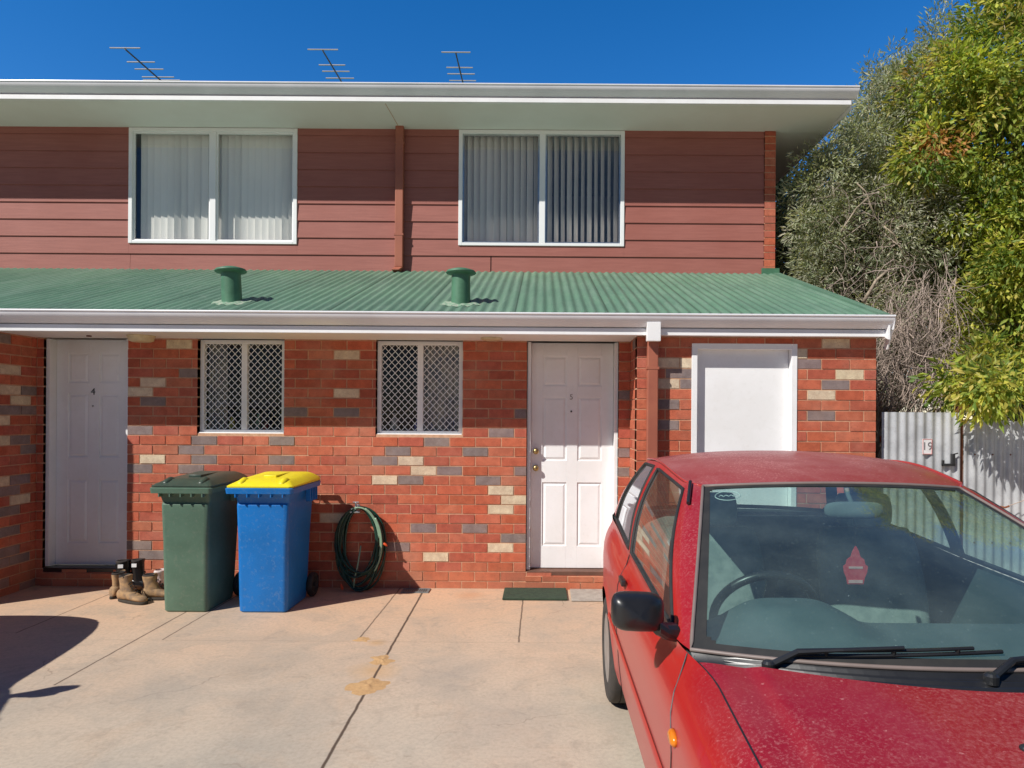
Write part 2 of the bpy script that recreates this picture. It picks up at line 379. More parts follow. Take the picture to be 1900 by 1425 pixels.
    nt.links.new(c,b.inputs['Base Color']); b.inputs['Roughness'].default_value=.85; b.inputs['Specular IOR Level'].default_value=.3
    bump(nt,b,noi(nt,120,6,.7,pos,0,1),.35,.004)
    return m
M['concrete']=groundmats()
M['earth']=surf('earth',(.30,.20,.13),(.22,.16,.10),.8,.95,.5,20,.02,amount=1,fine=((.14,.13,.07),.5))
b_=MB(); b_.grid(lambda u,v:(-400+800*u,-400+800*v,-.02),40,40); struct(b_.build('ground',M['earth'],fix=False))
b_=MB(); b_.grid(lambda u,v:(-12+22*u,-14+14.02*v,0),22,14); struct(b_.build('driveway',M['concrete'],fix=False))

# sand heaps along the joint
def heap(x,y,r,h,label,grp):
    c=gnd(x,y); bm_=MB(); n=26
    def fn(u,v):
        a=2*PI*u; rr=1.12*r*v*(1+.55*mnoise.noise(Vector((math.cos(a)*1.7+x,math.sin(a)*1.7,.3)))+.28*mnoise.noise(Vector((math.cos(a)*6+x,math.sin(a)*6,.3))))
        z=.35*h*(1-v**1.2)*(1+1.1*mnoise.noise(Vector((c.x*9+math.cos(a)*v*3,math.sin(a)*v*3,1))))-.002*v
        return (c.x+rr*math.cos(a),c.y+rr*math.sin(a)*1.15,max(z,-.003)+.002)
    bm_.grid(fn,n,8)
    return tag(bm_.build('sand_heap',M['sand'],smooth=True),label,'sand heap',grp)
heap(684,1272,.088,.022,'largest ochre sand heap, lowest on the concrete joint','ochre sand heaps on the concrete joints')
heap(708,1225,.065,.014,'middle sized ochre sand heap just above the largest one','ochre sand heaps on the concrete joints')
heap(671,1187,.043,.012,'smallest sand heap at the end of the short joint','ochre sand heaps on the concrete joints')

# ------------------------------------------------------------------ brick walls
BR,BZ,Z0=.2315,.086,-.021
RED=[(.56,.142,.074),(.53,.128,.064),(.58,.158,.085),(.55,.150,.080),(.46,.110,.064),(.56,.132,.066),(.54,.165,.092),(.50,.124,.076)]
CREAM=(.74,.59,.41); GREY=(.27,.205,.19)
def brick_wall(mb,mm,origin,ud,nd,L,z1,openings=(),specials=(),phase=0,seed=1,rate=(.03,.05),pitch=BR,dark=1.0):
    """origin: ground point; ud: run direction; nd: outward normal. specials: (u,z,'c'/'g')"""
    rnd=random.Random(seed); ud=Vector(ud); nd=Vector(nd); o=Vector(origin)
    sp={}
    for u,z,k in specials:
        r=int(math.floor((z-Z0)/BZ)); off=phase+(.5*pitch if r%2==0 else 0)
        ci=round((u-off)/pitch); sp[(r,ci)]=k
    def bx(mb_,u0,u1,za,zb,d0,d1,col):
        vs=[o+ud*u+nd*d+Vector((0,0,z)) for z in (za,zb) for u,d in ((u0,d1),(u1,d1),(u1,d0),(u0,d0))]
        mb_.add(vs,[(0,3,2,1),(4,5,6,7),(0,1,5,4),(1,2,6,5),(3,0,4,7),(2,3,7,6)],col)
    r=0
    while Z0+r*BZ<z1:
        za=max(Z0+r*BZ+.0050,0.0); zb=min(Z0+(r+1)*BZ-.0050,z1)
        if zb-za>.012:
            off=phase+(.5*pitch if r%2==0 else 0)
            for ci in range(int((0-off)/pitch)-2,int((L-off)/pitch)+3):
                u0=off+(ci-.5)*pitch+.005; u1=off+(ci+.5)*pitch-.005
                if u1<.05 or u0>L-.05: continue
                if u0<.06: u0=0
                if u1>L-.06: u1=L
                u0=max(u0,0); u1=min(u1,L)
                segs=[(u0,u1)]
                for (a,b,c,d) in openings:
                    if (za+zb)/2>c and (za+zb)/2<d:
                        ns=[]
                        for s0,s1 in segs:
                            if s1<=a or s0>=b: ns.append((s0,s1)); continue
                            if s0<a: ns.append((s0,a))
                            if s1>b: ns.append((b,s1))
                        segs=ns
                k=sp.get((r,ci)); t=rnd.random()
                if k is None and rate and not specials_only.get(seed):
                    if t<rate[0]: k='c'
                    elif t<rate[0]+rate[1]: k='g'
                base=CREAM if k=='c' else GREY if k=='g' else rnd.choice(RED)
                j=rnd.uniform(.92,1.06)*dark; col=tuple(min(1,q*j*rnd.uniform(.97,1.03)) for q in base)
                pr=rnd.uniform(-.0018,.0022); tl=rnd.uniform(-.0012,.0012)
                for s0,s1 in segs:
                    if s1-s0<.012: continue
                    bx(mb,s0,s1,za+rnd.uniform(-.001,.001),zb+rnd.uniform(-.001,.001),-.10,pr,col)
        r+=1
    us=sorted({0,L}|{q for a in openings for q in a[:2] if 0<q<L}); zs=sorted({0,z1}|{q for a in openings for q in a[2:] if 0<q<z1})
    for i in range(len(us)-1):
        for j in range(len(zs)-1):
            uc=(us[i]+us[i+1])/2; zc=(zs[j]+zs[j+1])/2
            if any(a<uc<b and c<zc<d for a,b,c,d in openings): continue
            bx(mm,us[i],us[i+1],zs[j],zs[j+1],-.095,-.0045,None)
specials_only={}
def pxs(lst,Y,ox):
    out=[]
    for x,y,k in lst:
        q=at(x,y,Y); out.append((q.x-ox,q.z,k))
    return out
z2=lambda L:[(560+x/2.2265,560+y/2.2265,k) for x,y,k in L]
z1=lambda L:[(x/2.298,560+y/2.298,k) for x,y,k in L]
z3=lambda L:[(1140+x/2.5,480+y/2.5,k) for x,y,k in L]
main_sp=z2([(185,220,'c'),(190,380,'c'),(450,650,'c'),(505,698,'c'),(345,738,'c'),(820,768,'c'),(873,817,'c'),(800,857,'c'),(820,1015,'c'),(553,1055,'c'),(115,893,'c'),
 (185,463,'g'),(820,542,'g'),(400,615,'g'),(720,617,'g'),(350,655,'g'),(605,698,'g'),(905,698,'g'),(450,740,'g'),(770,740,'g'),(720,935,'g'),(490,937,'g'),(870,975,'g'),(410,1015,'g'),(905,460,'g'),(520,578,'g'),(1330,620,'g'),(1330,705,'g'),(1325,385,'g')])
main_sp+=z1([(655,345,'c'),(600,385,'c'),(760,180,'c'),(648,673,'c'),(800,303,'g'),(652,426,'g'),(1270,470,'g'),(595,548,'g'),(870,588,'g'),(815,630,'g'),(1235,597,'g'),(870,678,'g'),(1210,678,'g'),(595,715,'g'),(815,715,'g'),(590,1040,'g'),(640,1080,'g')])
house=thing('townhouse','two storey townhouse, red brick below and brown boards above, with green skirt roof','house',(-3,3,0))
XL,XR,XS=-4.53,.79,.79
YS=-.435; YU=1.97; XE=2.78
DO1=(-.135,.69); DO4=(-4.47,-3.712)
W1=(-3.09,-2.31,1.376,2.19); W2=(-1.49,-.71,1.376,2.19)
br=MB(); mo=MB()
specials_only[1]=True
XM=XL-.12
brick_wall(br,mo,(XM,0,0),(1,0,0),(0,-1,0),XR-XM,2.30,[(DO1[0]-XM,DO1[1]-XM,.155,2.4),(DO4[0]-XM,DO4[1]-XM,.155,2.4),(W1[0]-XM,W1[1]-XM,W1[2],2.4),(W2[0]-XM,W2[1]-XM,W2[2],2.4)],pxs(main_sp,0,XM),phase=-.014-XM-round((-XM)/BR)*BR+0.0,seed=1)
w=br.build('brick_wall',M['brick'],house,fix=False); mo.build('mortar',M['mortar'],w,fix=False).matrix_parent_inverse=Matrix()
# side return + store front
br=MB(); mo=MB()
brick_wall(br,mo,(XS,0,0),(0,-1,0),(-1,0,0),-YS-.104,2.30,seed=12,phase=.05,rate=(.02,.10))
store_sp=z3([(265,475,'c'),(325,475,'c'),(255,573,'c'),(1085,530,'c'),(960,625,'c'),(1020,390,'c'),(870,432,'c'),(910,480,'g'),(300,522,'g'),(325,573,'g'),(1025,578,'g'),(255,665,'g'),(960,720,'g'),(260,760,'g'),(1000,1000,'g'),(1100,1050,'g')])
SD=(at(1283,700,YS).x,at(1479,700,YS).x)
specials_only[2]=True
brick_wall(br,mo,(XS,YS,0),(1,0,0),(0,-1,0),XE-XS,2.30,[(SD[0]-XS,SD[1]-XS,-.1,2.165)],pxs(store_sp,YS,XS),phase=2.444-XS-7*.236,pitch=.236,seed=2)
brick_wall(br,mo,(XE,YS+.104,0),(0,1,0),(1,0,0),6,2.30,seed=13,phase=.1)
w=br.build('store_wall',M['brick'],house,fix=False); mo.build('mortar',M['mortar'],w,fix=False).matrix_parent_inverse=Matrix()
# neighbour's projecting wall at the left
br=MB(); mo=MB()
brick_wall(br,mo,(XL,0,0),(0,-1,0),(1,0,0),.636,2.30,(),[(.30,1.95,'c'),(.30,1.5,'c'),(.30,1.35,'c'),(.42,.98,'c'),(.12,1.75,'g'),(.12,1.2,'g'),(.12,.95,'g'),(.4,.72,'g')],seed=21,phase=.18,rate=(.03,.14))
brick_wall(br,mo,(XL-3,-.74,0),(1,0,0),(0,-1,0),3,2.30,seed=22,phase=.02)
w=br.build('porch_wall',M['brick'],house,fix=False); mo.build('mortar',M['mortar'],w,fix=False).matrix_parent_inverse=Matrix()
# upper brick end pier, its side wall
br=MB(); mo=MB()
UW=at(1417,400,YU).x; UE=at(1437,400,YU).x
brick_wall(br,mo,(UW,YU-.03,0),(1,0,0),(0,-1,0),UE-UW,4.94,seed=31,phase=.11,rate=(0,0))
brick_wall(br,mo,(UE,YU-.03+.104,0),(0,1,0),(1,0,0),6,4.94,seed=32,phase=.02,rate=(.02,.04))
w=br.build('end_wall',M['brick'],house,fix=False); mo.build('mortar',M['mortar'],w,fix=False).matrix_parent_inverse=Matrix()

# weatherboards with openings for the two upper windows
U1=(at(240,400,YU).x,at(552,400,YU).x); U2=(at(851,400,YU).x,at(1158,400,YU).x)
UZ=3.565
sd=MB(); seams=[3.647+.2025*k for k in range(-3,8)]
xs0=-10.0
def board(x0,x1,za,zb):
    # lapped board: bottom edge proud
    if zb-za<.01: return
    zt=zb+.012
    full=.2145; d_b=.017; 
    prof=[(YU-d_b,za),(YU-.003-(.014*(1-(zt-za)/full) if zt-za<full else 0),zt),(YU+.02,zt),(YU+.02,za)]
    sd.extr_x(prof,x0,x1)
jr=random.Random(3)
for k in range(len(seams)-1):
    za,zb=seams[k],seams[k+1]
    if za>4.95: break
    if zb<3.05: continue
    zb=min(zb,4.96)
    ivs=[(xs0,UW)]
    if zb>UZ+.03:
        ivs=[(xs0,U1[0]),(U1[1],U2[0]),(U2[1],UW)]
        if za<UZ-.01:
            for a,b in (U1,U2): board(a+.001,b-.001,za,UZ)
    if k in (0,1,): ivs=[(xs0,-4.9),(-4.897,at(910,490,YU).x),(at(912,490,YU).x,UW)] if zb<UZ+.03 else ivs
    for a,b in ivs: board(a,b,za,zb)
sd.build('weatherboards',M['siding'],house)

# ------------------------------------------------------------------ windows
def frame_ring(mb,x0,x1,z0,z1_,y0,y1,w,wb=None):
    wb=wb or w
    mb.box((x0,y0,z0),(x0+w,y1,z1_)); mb.box((x1-w,y0,z0),(x1,y1,z1_))
    mb.box((x0+w,y0,z0),(x1-w,y1,z0+wb)); mb.box((x0+w,y0,z1_-w),(x1-w,y1,z1_))
def kid(o,p):
    o.parent=p; o.matrix_parent_inverse=Matrix(); return o
def lower_window(W,mull,seed,label):
    x0,x1,z0,zt=W; zt=2.219; x0+=.004; x1-=.004; z0+=.003
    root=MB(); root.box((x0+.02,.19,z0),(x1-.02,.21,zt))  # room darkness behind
    y=.045
    f=MB(); frame_ring(f,x0,x1,z0,zt,y,y+.05,.036,.03); f.box((mull-.026,y+.002,z0+.03),(mull+.026,y+.048,zt-.036))
    f.box((x0+.002,.012,z0-.012),(x1-.002,y+.03,z0+.006))
    fo=f.build('window',M['frame'],house,bevel=.003); fo['label']=label
    g=MB(); rr=random.Random(seed)
    for (a,b) in ((x0+.036,mull-.026),(mull+.026,x1-.036)):
        zz0,zz1=z0+.03,zt-.036; s=.0605; 
        for sgn in (1,-1):
            k=-30
            while k<40:
                # line x*1 + sgn*z*... diamond slightly taller than wide
                c=a+k*s; pts=[]
                # x = c + sgn*(z-zz0)*.93
                kk=sgn*.93
                def X(z): return c+kk*(z-zz0)
                zs=[zz0,zz1]
                for xb in (a,b):
                    z=zz0+(xb-c)/kk
                    if zz0<z<zz1: zs.append(z)
                ok=sorted(z for z in zs if a-1e-6<=X(z)<=b+1e-6)
                if len(ok)>=2 and ok[-1]-ok[0]>.01:
                    za,zb=ok[0],ok[-1]; wv=.0041; yy=y+(.010 if sgn>0 else .013)
                    g.add([(X(za)-wv,yy,za),(X(za)+wv,yy,za),(X(zb)+wv,yy,zb),(X(zb)-wv,yy,zb)],[(0,1,2,3)])
                k+=1
        rail=MB()
    kid(g.build('security_grille',M['frame'],fix=False),fo)
    p=MB(); p.add([(x0+.03,y+.036,z0+.02),(x1-.03,y+.036,z0+.02),(x1-.03,y+.036,zt-.02),(x0+.03,y+.036,zt-.02)],[(0,1,2,3)])
    kid(p.build('glass',M['panedark'],fix=False),fo)
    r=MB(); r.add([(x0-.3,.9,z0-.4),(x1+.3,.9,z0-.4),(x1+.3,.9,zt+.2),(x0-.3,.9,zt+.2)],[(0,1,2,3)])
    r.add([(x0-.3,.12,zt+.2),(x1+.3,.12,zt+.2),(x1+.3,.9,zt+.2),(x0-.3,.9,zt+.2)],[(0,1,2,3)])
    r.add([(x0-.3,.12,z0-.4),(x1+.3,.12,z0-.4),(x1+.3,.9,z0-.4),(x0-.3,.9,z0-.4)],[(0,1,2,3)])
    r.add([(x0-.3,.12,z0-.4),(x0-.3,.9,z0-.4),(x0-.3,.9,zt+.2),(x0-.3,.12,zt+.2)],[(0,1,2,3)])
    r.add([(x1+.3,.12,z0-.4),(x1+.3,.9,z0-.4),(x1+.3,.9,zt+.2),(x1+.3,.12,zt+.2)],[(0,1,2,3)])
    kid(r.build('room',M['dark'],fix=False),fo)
    # things on the inside sill: folds of curtain and bottles
    cmb=MB(); n=24
    side=(mull+.02,x1-.03) if seed==2 else (x0+.03,x0+.2)
    cmb.grid(lambda u,v:(side[0]+(side[1]-side[0])*u,y+.09+.02*math.sin(u*40),z0+(zt-z0)*v),60,2)
    kid(cmb.build('curtain',M['curtain'],smooth=True,fix=False),fo)
    for i in range(5):
        c2=MB(); xx=rr.uniform(x0+.08,x1-.08); h=rr.uniform(.08,.2); rad=rr.uniform(.02,.035)
        c2.lathe([(rad,0),(rad,h*.6),(rad*.45,h*.8),(rad*.4,h)],Matrix.Translation((xx,y+.12,z0+.01)),12)
        mt=surf('bottle_%d_%d'%(seed,i),random.Random(seed*9+i).choice([(.5,.5,.45),(.1,.12,.4),(.4,.06,.05),(.15,.3,.2),(.5,.45,.1)]),None,9,.4,0)
        kid(c2.build('bottle',mt,smooth=True),fo)
lower_window(W1,at(449,700,0).x,1,'grilled window beside the green bin')
lower_window(W2,at(778,700,0).x,2,'grilled window nearer the right door')

def upper_window(U,mull,closed):
    x0,x1=U; z0=UZ; zt=4.937; y=YU-.025
    f=MB(); frame_ring(f,x0,x1,z0,zt,y,y+.07,.045,.035); f.box((mull-.035,y+.003,z0+.035),(mull+.035,y+.066,zt-.045))
    fo=f.build('window',M['frame'],house,bevel=.004); fo['label']='upper window with closed cream blinds' if closed else 'upper window with open grey blinds'
    # thin inner sash lines
    s=MB()
    for a,b in ((x0+.045,mull-.035),(mull+.035,x1-.045)):
        frame_ring(s,a,b,z0+.035,zt-.045,y+.02,y+.045,.018)
    kid(s.build('sash',M['chrome'] if not closed else M['frame']),fo)
    p=MB(); p.add([(x0+.03,y+.04,z0+.03),(x1-.03,y+.04,z0+.03),(x1-.03,y+.04,zt-.03),(x0+.03,y+.04,zt-.03)],[(0,1,2,3)])
    kid(p.build('glass',M['pane'],fix=False),fo)
    bl=MB(); rr=random.Random(5 if closed else 6); n=24; pit=(x1-x0-.06)/n
    for i in range(n+1):
        cx=x0+.05+i*pit; 
        if closed and i==0: continue
        ang=math.radians(rr.uniform(6,14)) if closed else math.radians(rr.uniform(40,52) if i<13 else rr.uniform(50,66))
        if closed and rr.random()<.25: ang=math.radians(28)
        hw=.052; dx,dy=hw*math.cos(ang),hw*math.sin(ang)
        bl.grid(lambda u,v:(cx+dx*(2*u-1)+.0015*math.sin(v*3+i),y+.13+dy*(2*u-1)+.006*math.cos(PI*(u-.5)),z0+.03+(zt-z0-.05)*v),3,4)
    kid(bl.build('vertical_blind',M['blindA'] if closed else M['blindB'],smooth=True,fix=False),fo)
    r=MB(); X0,X1,Y0,Y1,A,B=x0-.5,x1+.5,y+.2,y+2.6,3.0,5.0
    r.add([(X0,Y1,A),(X1,Y1,A),(X1,Y1,B),(X0,Y1,B)],[(0,1,2,3)])
    r.add([(X0,Y0,B),(X1,Y0,B),(X1,Y1,B),(X0,Y1,B)],[(0,1,2,3)]); r.add([(X0,Y0,A),(X1,Y0,A),(X1,Y1,A),(X0,Y1,A)],[(0,1,2,3)])
    r.add([(X0,Y0,A),(X0,Y1,A),(X0,Y1,B),(X0,Y0,B)],[(0,1,2,3)]); r.add([(X1,Y0,A),(X1,Y1,A),(X1,Y1,B),(X1,Y0,B)],[(0,1,2,3)])
    kid(r.build('room',M['room'],fix=False),fo)
upper_window(U1,at(396,400,YU).x,True)
upper_window(U2,at(1006,400,YU).x,False)

# ------------------------------------------------------------------ doors
def text_mesh(body,size,loc,m,name,parent,depth=.002):
    cu=bpy.data.curves.new(name,'FONT'); cu.body=body; cu.size=size; cu.extrude=depth; cu.align_x='CENTER'; cu.align_y='CENTER'
    t=bpy.data.objects.new(name,cu); COL.objects.link(t); 
    dg=bpy.context.evaluated_depsgraph_get(); me=bpy.data.meshes.new_from_object(t.evaluated_get(dg))
    bpy.data.objects.remove(t); me.transform(Matrix.Translation(loc)@Matrix.Rotation(PI/2,4,'X'))
    me.materials.clear(); me.materials.append(m)
    o=bpy.data.objects.new(name,me); COL.objects.link(o); kid(o,parent); return o
def panel_door(x0,x1,zb,zt,rec,label,number,numcol,nx,nz,knobs):
    d=MB(); y=rec
    d.box((x0,y+.010,zb),(x1,y+.04,zt))
    W=x1-x0; st=.105; mid=(x0+x1)/2; ms=.05
    hz=[zb,zb+.20,zb+.78,zb+.98,zb+1.56,zb+1.66,zt-.12,zt]
    for a,b in ((x0,x0+st),(mid-ms,mid+ms),(x1-st,x1)): d.box((a,y,zb),(b,y+.012,zt))
    for a,b in ((zb,hz[1]),(hz[2],hz[3]),(hz[4],hz[5]),(hz[6],zt)):
        for c,e in ((x0+st,mid-ms),(mid+ms,x1-st)): d.box((c,y,a),(e,y+.012,b))
    for a,b in ((hz[1],hz[2]),(hz[3],hz[4]),(hz[5],hz[6])):
        for c,e in ((x0+st,mid-ms),(mid+ms,x1-st)):
            g=.030
            d.add([(c+.012,y+.0101,a+.012),(e-.012,y+.0101,a+.012),(e-.012,y+.0101,b-.012),(c+.012,y+.0101,b-.012),(c+g,y+.002,a+g),(e-g,y+.002,a+g),(e-g,y+.002,b-g),(c+g,y+.002,b-g)],
                  [(0,1,5,4),(1,2,6,5),(2,3,7,6),(3,0,4,7),(4,5,6,7)])
    o=d.build('door',M['white'],house,fix=False,bevel=.002); o['label']=label
    f=MB(); fw=.035
    f.box((x0-fw,.01 if rec<.05 else .03,zb),(x0-.002,y+.05,zt)); f.box((x1+.002,.03,zb),(x1+fw,y+.05,zt))
    kid(f.build('door_frame',M['white'],bevel=.003),o)
    for kz in knobs:
        k=MB(); k.lathe([(.026,0),(.026,.006),(.010,.010),(.010,.028),(.024,.036),(.027,.048),(.018,.058),(0,.060)],Matrix.Translation((x0+.045,y,kz))@Matrix.Rotation(PI/2,4,'X'),20)
        kid(k.build('door_handle' if kz==knobs[-1] else 'door_lock',M['brass'],smooth=True),o)
    text_mesh(number,.085 if number=='4' else .07,(nx,y-.002,nz),numcol,'door_number',o)
    k=MB(); k.lathe([(.009,0),(.009,.006),(0,.007)],Matrix.Translation((nx,y,nz-.13))@Matrix.Rotation(PI/2,4,'X'),12)
    kid(k.build('peephole',M['black'] if number!='4' else M['chrome'],smooth=True),o)
    # threshold
    s=MB(); s.box((x0-.03,.0,zb-.045),(x1+.03,y+.06,zb-.006)); 
    kid(s.build('threshold',M['step'] if number!='4' else M['black'],bevel=.004),o)
    s=MB(); s.box((x0-.03,-.012,0),(x1+.03,y+.06,zb-.047)); 
    return o
rec=.115
faded=surf('faded_number',(.35,.30,.27),None,9,.6,0)
a=at(1060,737,rec)
panel_door(DO1[0]+.04,DO1[1]-.037,.165,2.219,rec,'white panelled right door, lower half in sun','5',faded,a.x,a.z,[at(993,837,rec).z,at(993,868,rec).z])
a=at(173,727,rec)
panel_door(DO4[0]+.038,DO4[1]-.037,.165,2.219,rec,'white panelled left door in shade','4',M['black'],a.x,a.z,[])
# brick sill course under doors
for (a,b,ph) in ((DO1[0],DO1[1],.03),(DO4[0],DO4[1],.1)):
    br=MB(); mo=MB(); brick_wall(br,mo,(a,-.016,0),(1,0,0),(0,-1,0),b-a,.115,seed=50,phase=ph,rate=(0,.3))
    w=br.build('doorstep',M['brick'],house,fix=False); mo.build('mortar',M['mortar'],w,fix=False).matrix_parent_inverse=Matrix()
# store door: flush, in a deep white frame
d=MB(); sx0,sx1=SD
d.box((sx0+.05,YS+.062,.02),(sx1-.05,YS+.10,2.12))
o=d.build('door',M['white'],house,bevel=.002); o['label']='plain white flush door behind the red car'
f=MB(); f.box((sx0+.001,YS-.008,0),(sx0+.048,YS+.11,2.165)); f.box((sx1-.048,YS-.008,0),(sx1-.001,YS+.11,2.165)); f.box((sx0+.048,YS-.008,2.118),(sx1-.048,YS+.11,2.165))
kid(f.build('door_frame',M['white'],bevel=.003),o)
for hz in (1.62,.6):
    h=MB(); h.box((sx0+.044,YS+.045,hz-.045),(sx0+.056,YS+.0615,hz+.045)); kid(h.build('hinge',M['chrome']),o)

# ------------------------------------------------------------------ roofs
PL=.0845; RA=.0075
def roofz(Y): return 2.385+(3.262-2.385)*(Y+.60)/(YU+.60)
rf=MB(); x0,x1=-10.0,XE-.01; n=int((x1-x0)/PL*8)
def rfn(u,v):
    x=x0+(x1-x0)*u; Y=-.60+(YU-.005+.60)*v
    return (x,Y,roofz(Y)+RA*math.cos(2*PI*x/PL))
rf.grid(rfn,n,3)
roof=rf.build('skirt_roof',M['roofgreen'],house,smooth=True,fix=False)
# ridge flashing, barge cap
c=MB(); c.box((XE-.03,-.60,0),(XE+.02,YU,0)) if False else None
vs=[]
for Y in (-.60,YU-.004):
    z=roofz(Y); vs+= [(XE-.05,Y,z+.014),(XE+.025,Y,z+.014),(XE+.025,Y,z-.06),(XE-.05,Y,z-.06)]
c.add(vs,[(0,1,5,4),(1,2,6,5),(2,3,7,6),(3,0,4,7),(0,3,2,1),(4,5,6,7)])
kid(c.build('barge_cap',M['roofgreen']),roof)
c=MB(); c.box((XE-.19,YU-.045,3.23),(XE+.02,YU-.031,3.315)); kid(c.build('apron_flashing',M['ventgreen']),roof)
def vent(px,py,tilt):
    Y=-.2; p=at(px,py,Y); z=roofz(Y)
    v=MB(); T=Matrix.Translation((p.x,Y,z-.04))@Matrix.Rotation(tilt,4,'Y')
    v.lathe([(.083,0),(.080,.30)],T,28); o=kid(v.build('vent_pipe',M['ventgreen'],angle=40),roof)
    k=MB(); k.lathe([(.07,.285),(.125,.298),(.132,.306),(.12,.322),(.07,.338),(0,.343)],T,32)
    return_=k.build('vent_cap',M['ventgreen'],smooth=True); kid(return_,roof)
    fl=MB()
    def fn(u,v_):
        a=2*PI*u; r=.075+(.075+.04*mnoise.noise(Vector((math.cos(a)*2,math.sin(a)*2,px))))*v_
        x=p.x+r*math.cos(a)*1.1; yy=Y+r*math.sin(a)
        return (x,yy,roofz(yy)+RA*math.cos(2*PI*x/PL)*(.4+.6*v_)+.012*(1-v_)+.003)
    fl.grid(fn,40,4); kid(fl.build('vent_flashing',M['flash'],smooth=True,fix=False),roof)
vent(431,557,-.05); vent(855,560,0)

def gutter_prof(yf,zt,depth=.115,hgt=.105):
    # quad gutter: top lip, sloping front, open back
    y=yf
    h=hgt
    out=[(y-.004,zt-.003),(y-.006,zt-.010),(y-.004,zt-.016),(y+.003,zt-.020),(y+.004,zt-.026),(y+.005,zt-h*.34),(y+.020,zt-h*.55),(y+.044,zt-h*.80),(y+.070,zt-h),(y+depth,zt-h-.002)]
    inn=[(y+depth,zt-h+.003),(y+.072,zt-h+.005),(y+.048,zt-h*.78),(y+.024,zt-h*.53),(y+.009,zt-h*.34),(y+.008,zt-.02),(y+.006,zt)]
    return out+inn
GX=XE+.055
g=MB(); g.extr_x(gutter_prof(-.635,2.385),-10,GX); g.add([(GX-.002,-.635,2.385),(GX-.002,-.52,2.385),(GX-.002,-.52,2.27),(GX-.002,-.615,2.27)],[(0,1,2,3)])
lg=g.build('lower_gutter',M['gutter'],house,angle=30)
f=MB(); f.box((-10,-.518,2.218),(XE+.02,-.495,2.34)); f.box((-10,-.553,2.216),(XE+.02,-.519,2.272))
f.build('lower_fascia',M['white'],house,bevel=.003)
s=MB(); s.box((-10,-.494,2.222),(XS-.001,.0,2.230)); s.box((XS-.001,-.494,2.222),(XE,YS-.003,2.230))
s.box((-10,0,2.209),(XL-.002,-.74,2.2))if False else None
s.build('lower_soffit',M['soffit'],house)
# verge board closing the skirt roof end
c=MB(); c.add([(XE+.015,-.60,2.19),(XE+.015,-.60,2.33),(XE+.015,YU,3.20),(XE+.015,YU,3.03),(XE+.03,-.60,2.19),(XE+.03,-.60,2.33),(XE+.03,YU,3.20),(XE+.03,YU,3.03)],[(0,1,2,3),(4,5,6,7),(0,1,5,4),(1,2,6,5),(2,3,7,6),(3,0,4,7)])
c.build('barge_board',M['white'],house)
c=MB(); c.add([(GX+.001,-.62,2.35),(GX+.001,-.49,2.35),(GX+.001,-.45,2.12),(GX+.001,-.50,2.12),(GX+.013,-.62,2.35),(GX+.013,-.49,2.35),(GX+.013,-.45,2.12),(GX+.013,-.50,2.12)],[(0,1,2,3),(4,5,6,7),(0,1,5,4),(1,2,6,5),(2,3,7,6),(3,0,4,7)])
c.build('gutter_end',M['white'],house)
# upper roof
YG=YU-.62; EX=XE+.58
zs=4.985
g=MB(); g.extr_x(gutter_prof(YG-.10,5.150,.098,.110),-10,EX+.06); upper=g.build('upper_gutter',M['gutter'],house,angle=30)
g=MB(); g.add([(EX+.058,YG-.10,5.15),(EX+.058,YG,5.15),(EX+.058,YG,5.04),(EX+.058,YG-.055,5.04)],[(0,1,2,3)]); kid(g.build('gutter_stop',M['gutter'],fix=False),upper)
f=MB(); f.box((-10,YG-.001,zs-.012),(EX,YG+.020,5.12)); f.box((-10,YG-.032,zs-.012),(EX-.0,YG-.002,zs+.036)); f.box((EX+.001,YG-.001,4.93),(EX+.02,9.5,5.12))
f.build('upper_fascia',M['white'],house,bevel=.003)
s=MB(); ZW=4.942
s.add([(-10,YG+.021,zs),(EX-.001,YG+.021,zs),(EX-.001,YU,ZW),(-10,YU,ZW),(EX-.001,9.4,ZW),(UE-.05,9.4,ZW),(UE-.05,YU,ZW)],[(0,3,6,2,1),(6,5,4,2)])
so=s.build('upper_soffit',M['soffit'],house)
s=MB(); a=at(715,197,YG+.05); b=at(741,237,YU-.04)
s.tube([(a.x,YG+.03,zs-.001),(b.x,YU-.05,ZW+.002)],.0035,6); kid(s.build('soffit_joint',M['mortar']),so)
r=MB(); r.add([(-10,YG-.03,5.135),(EX+.05,YG-.03,5.135),(EX+.05,5.6,5.7),(-10,5.6,5.7),(EX+.05,9.6,5.1),(-10,9.6,5.1)],[(0,1,2,3),(3,2,4,5)])
r.build('upper_roof',M['roofgreen'],house,fix=False)
# rear/side mass of the building so it is solid from elsewhere
r=MB(); r.box((-10,YU+.15+3.0,0),(UE-.11,YU+.2+3.0,4.93)); r.box((-10,.95,2.21),(XE-.12,.96,2.4)); 
r.build('rear_wall',M['soffit'],house)
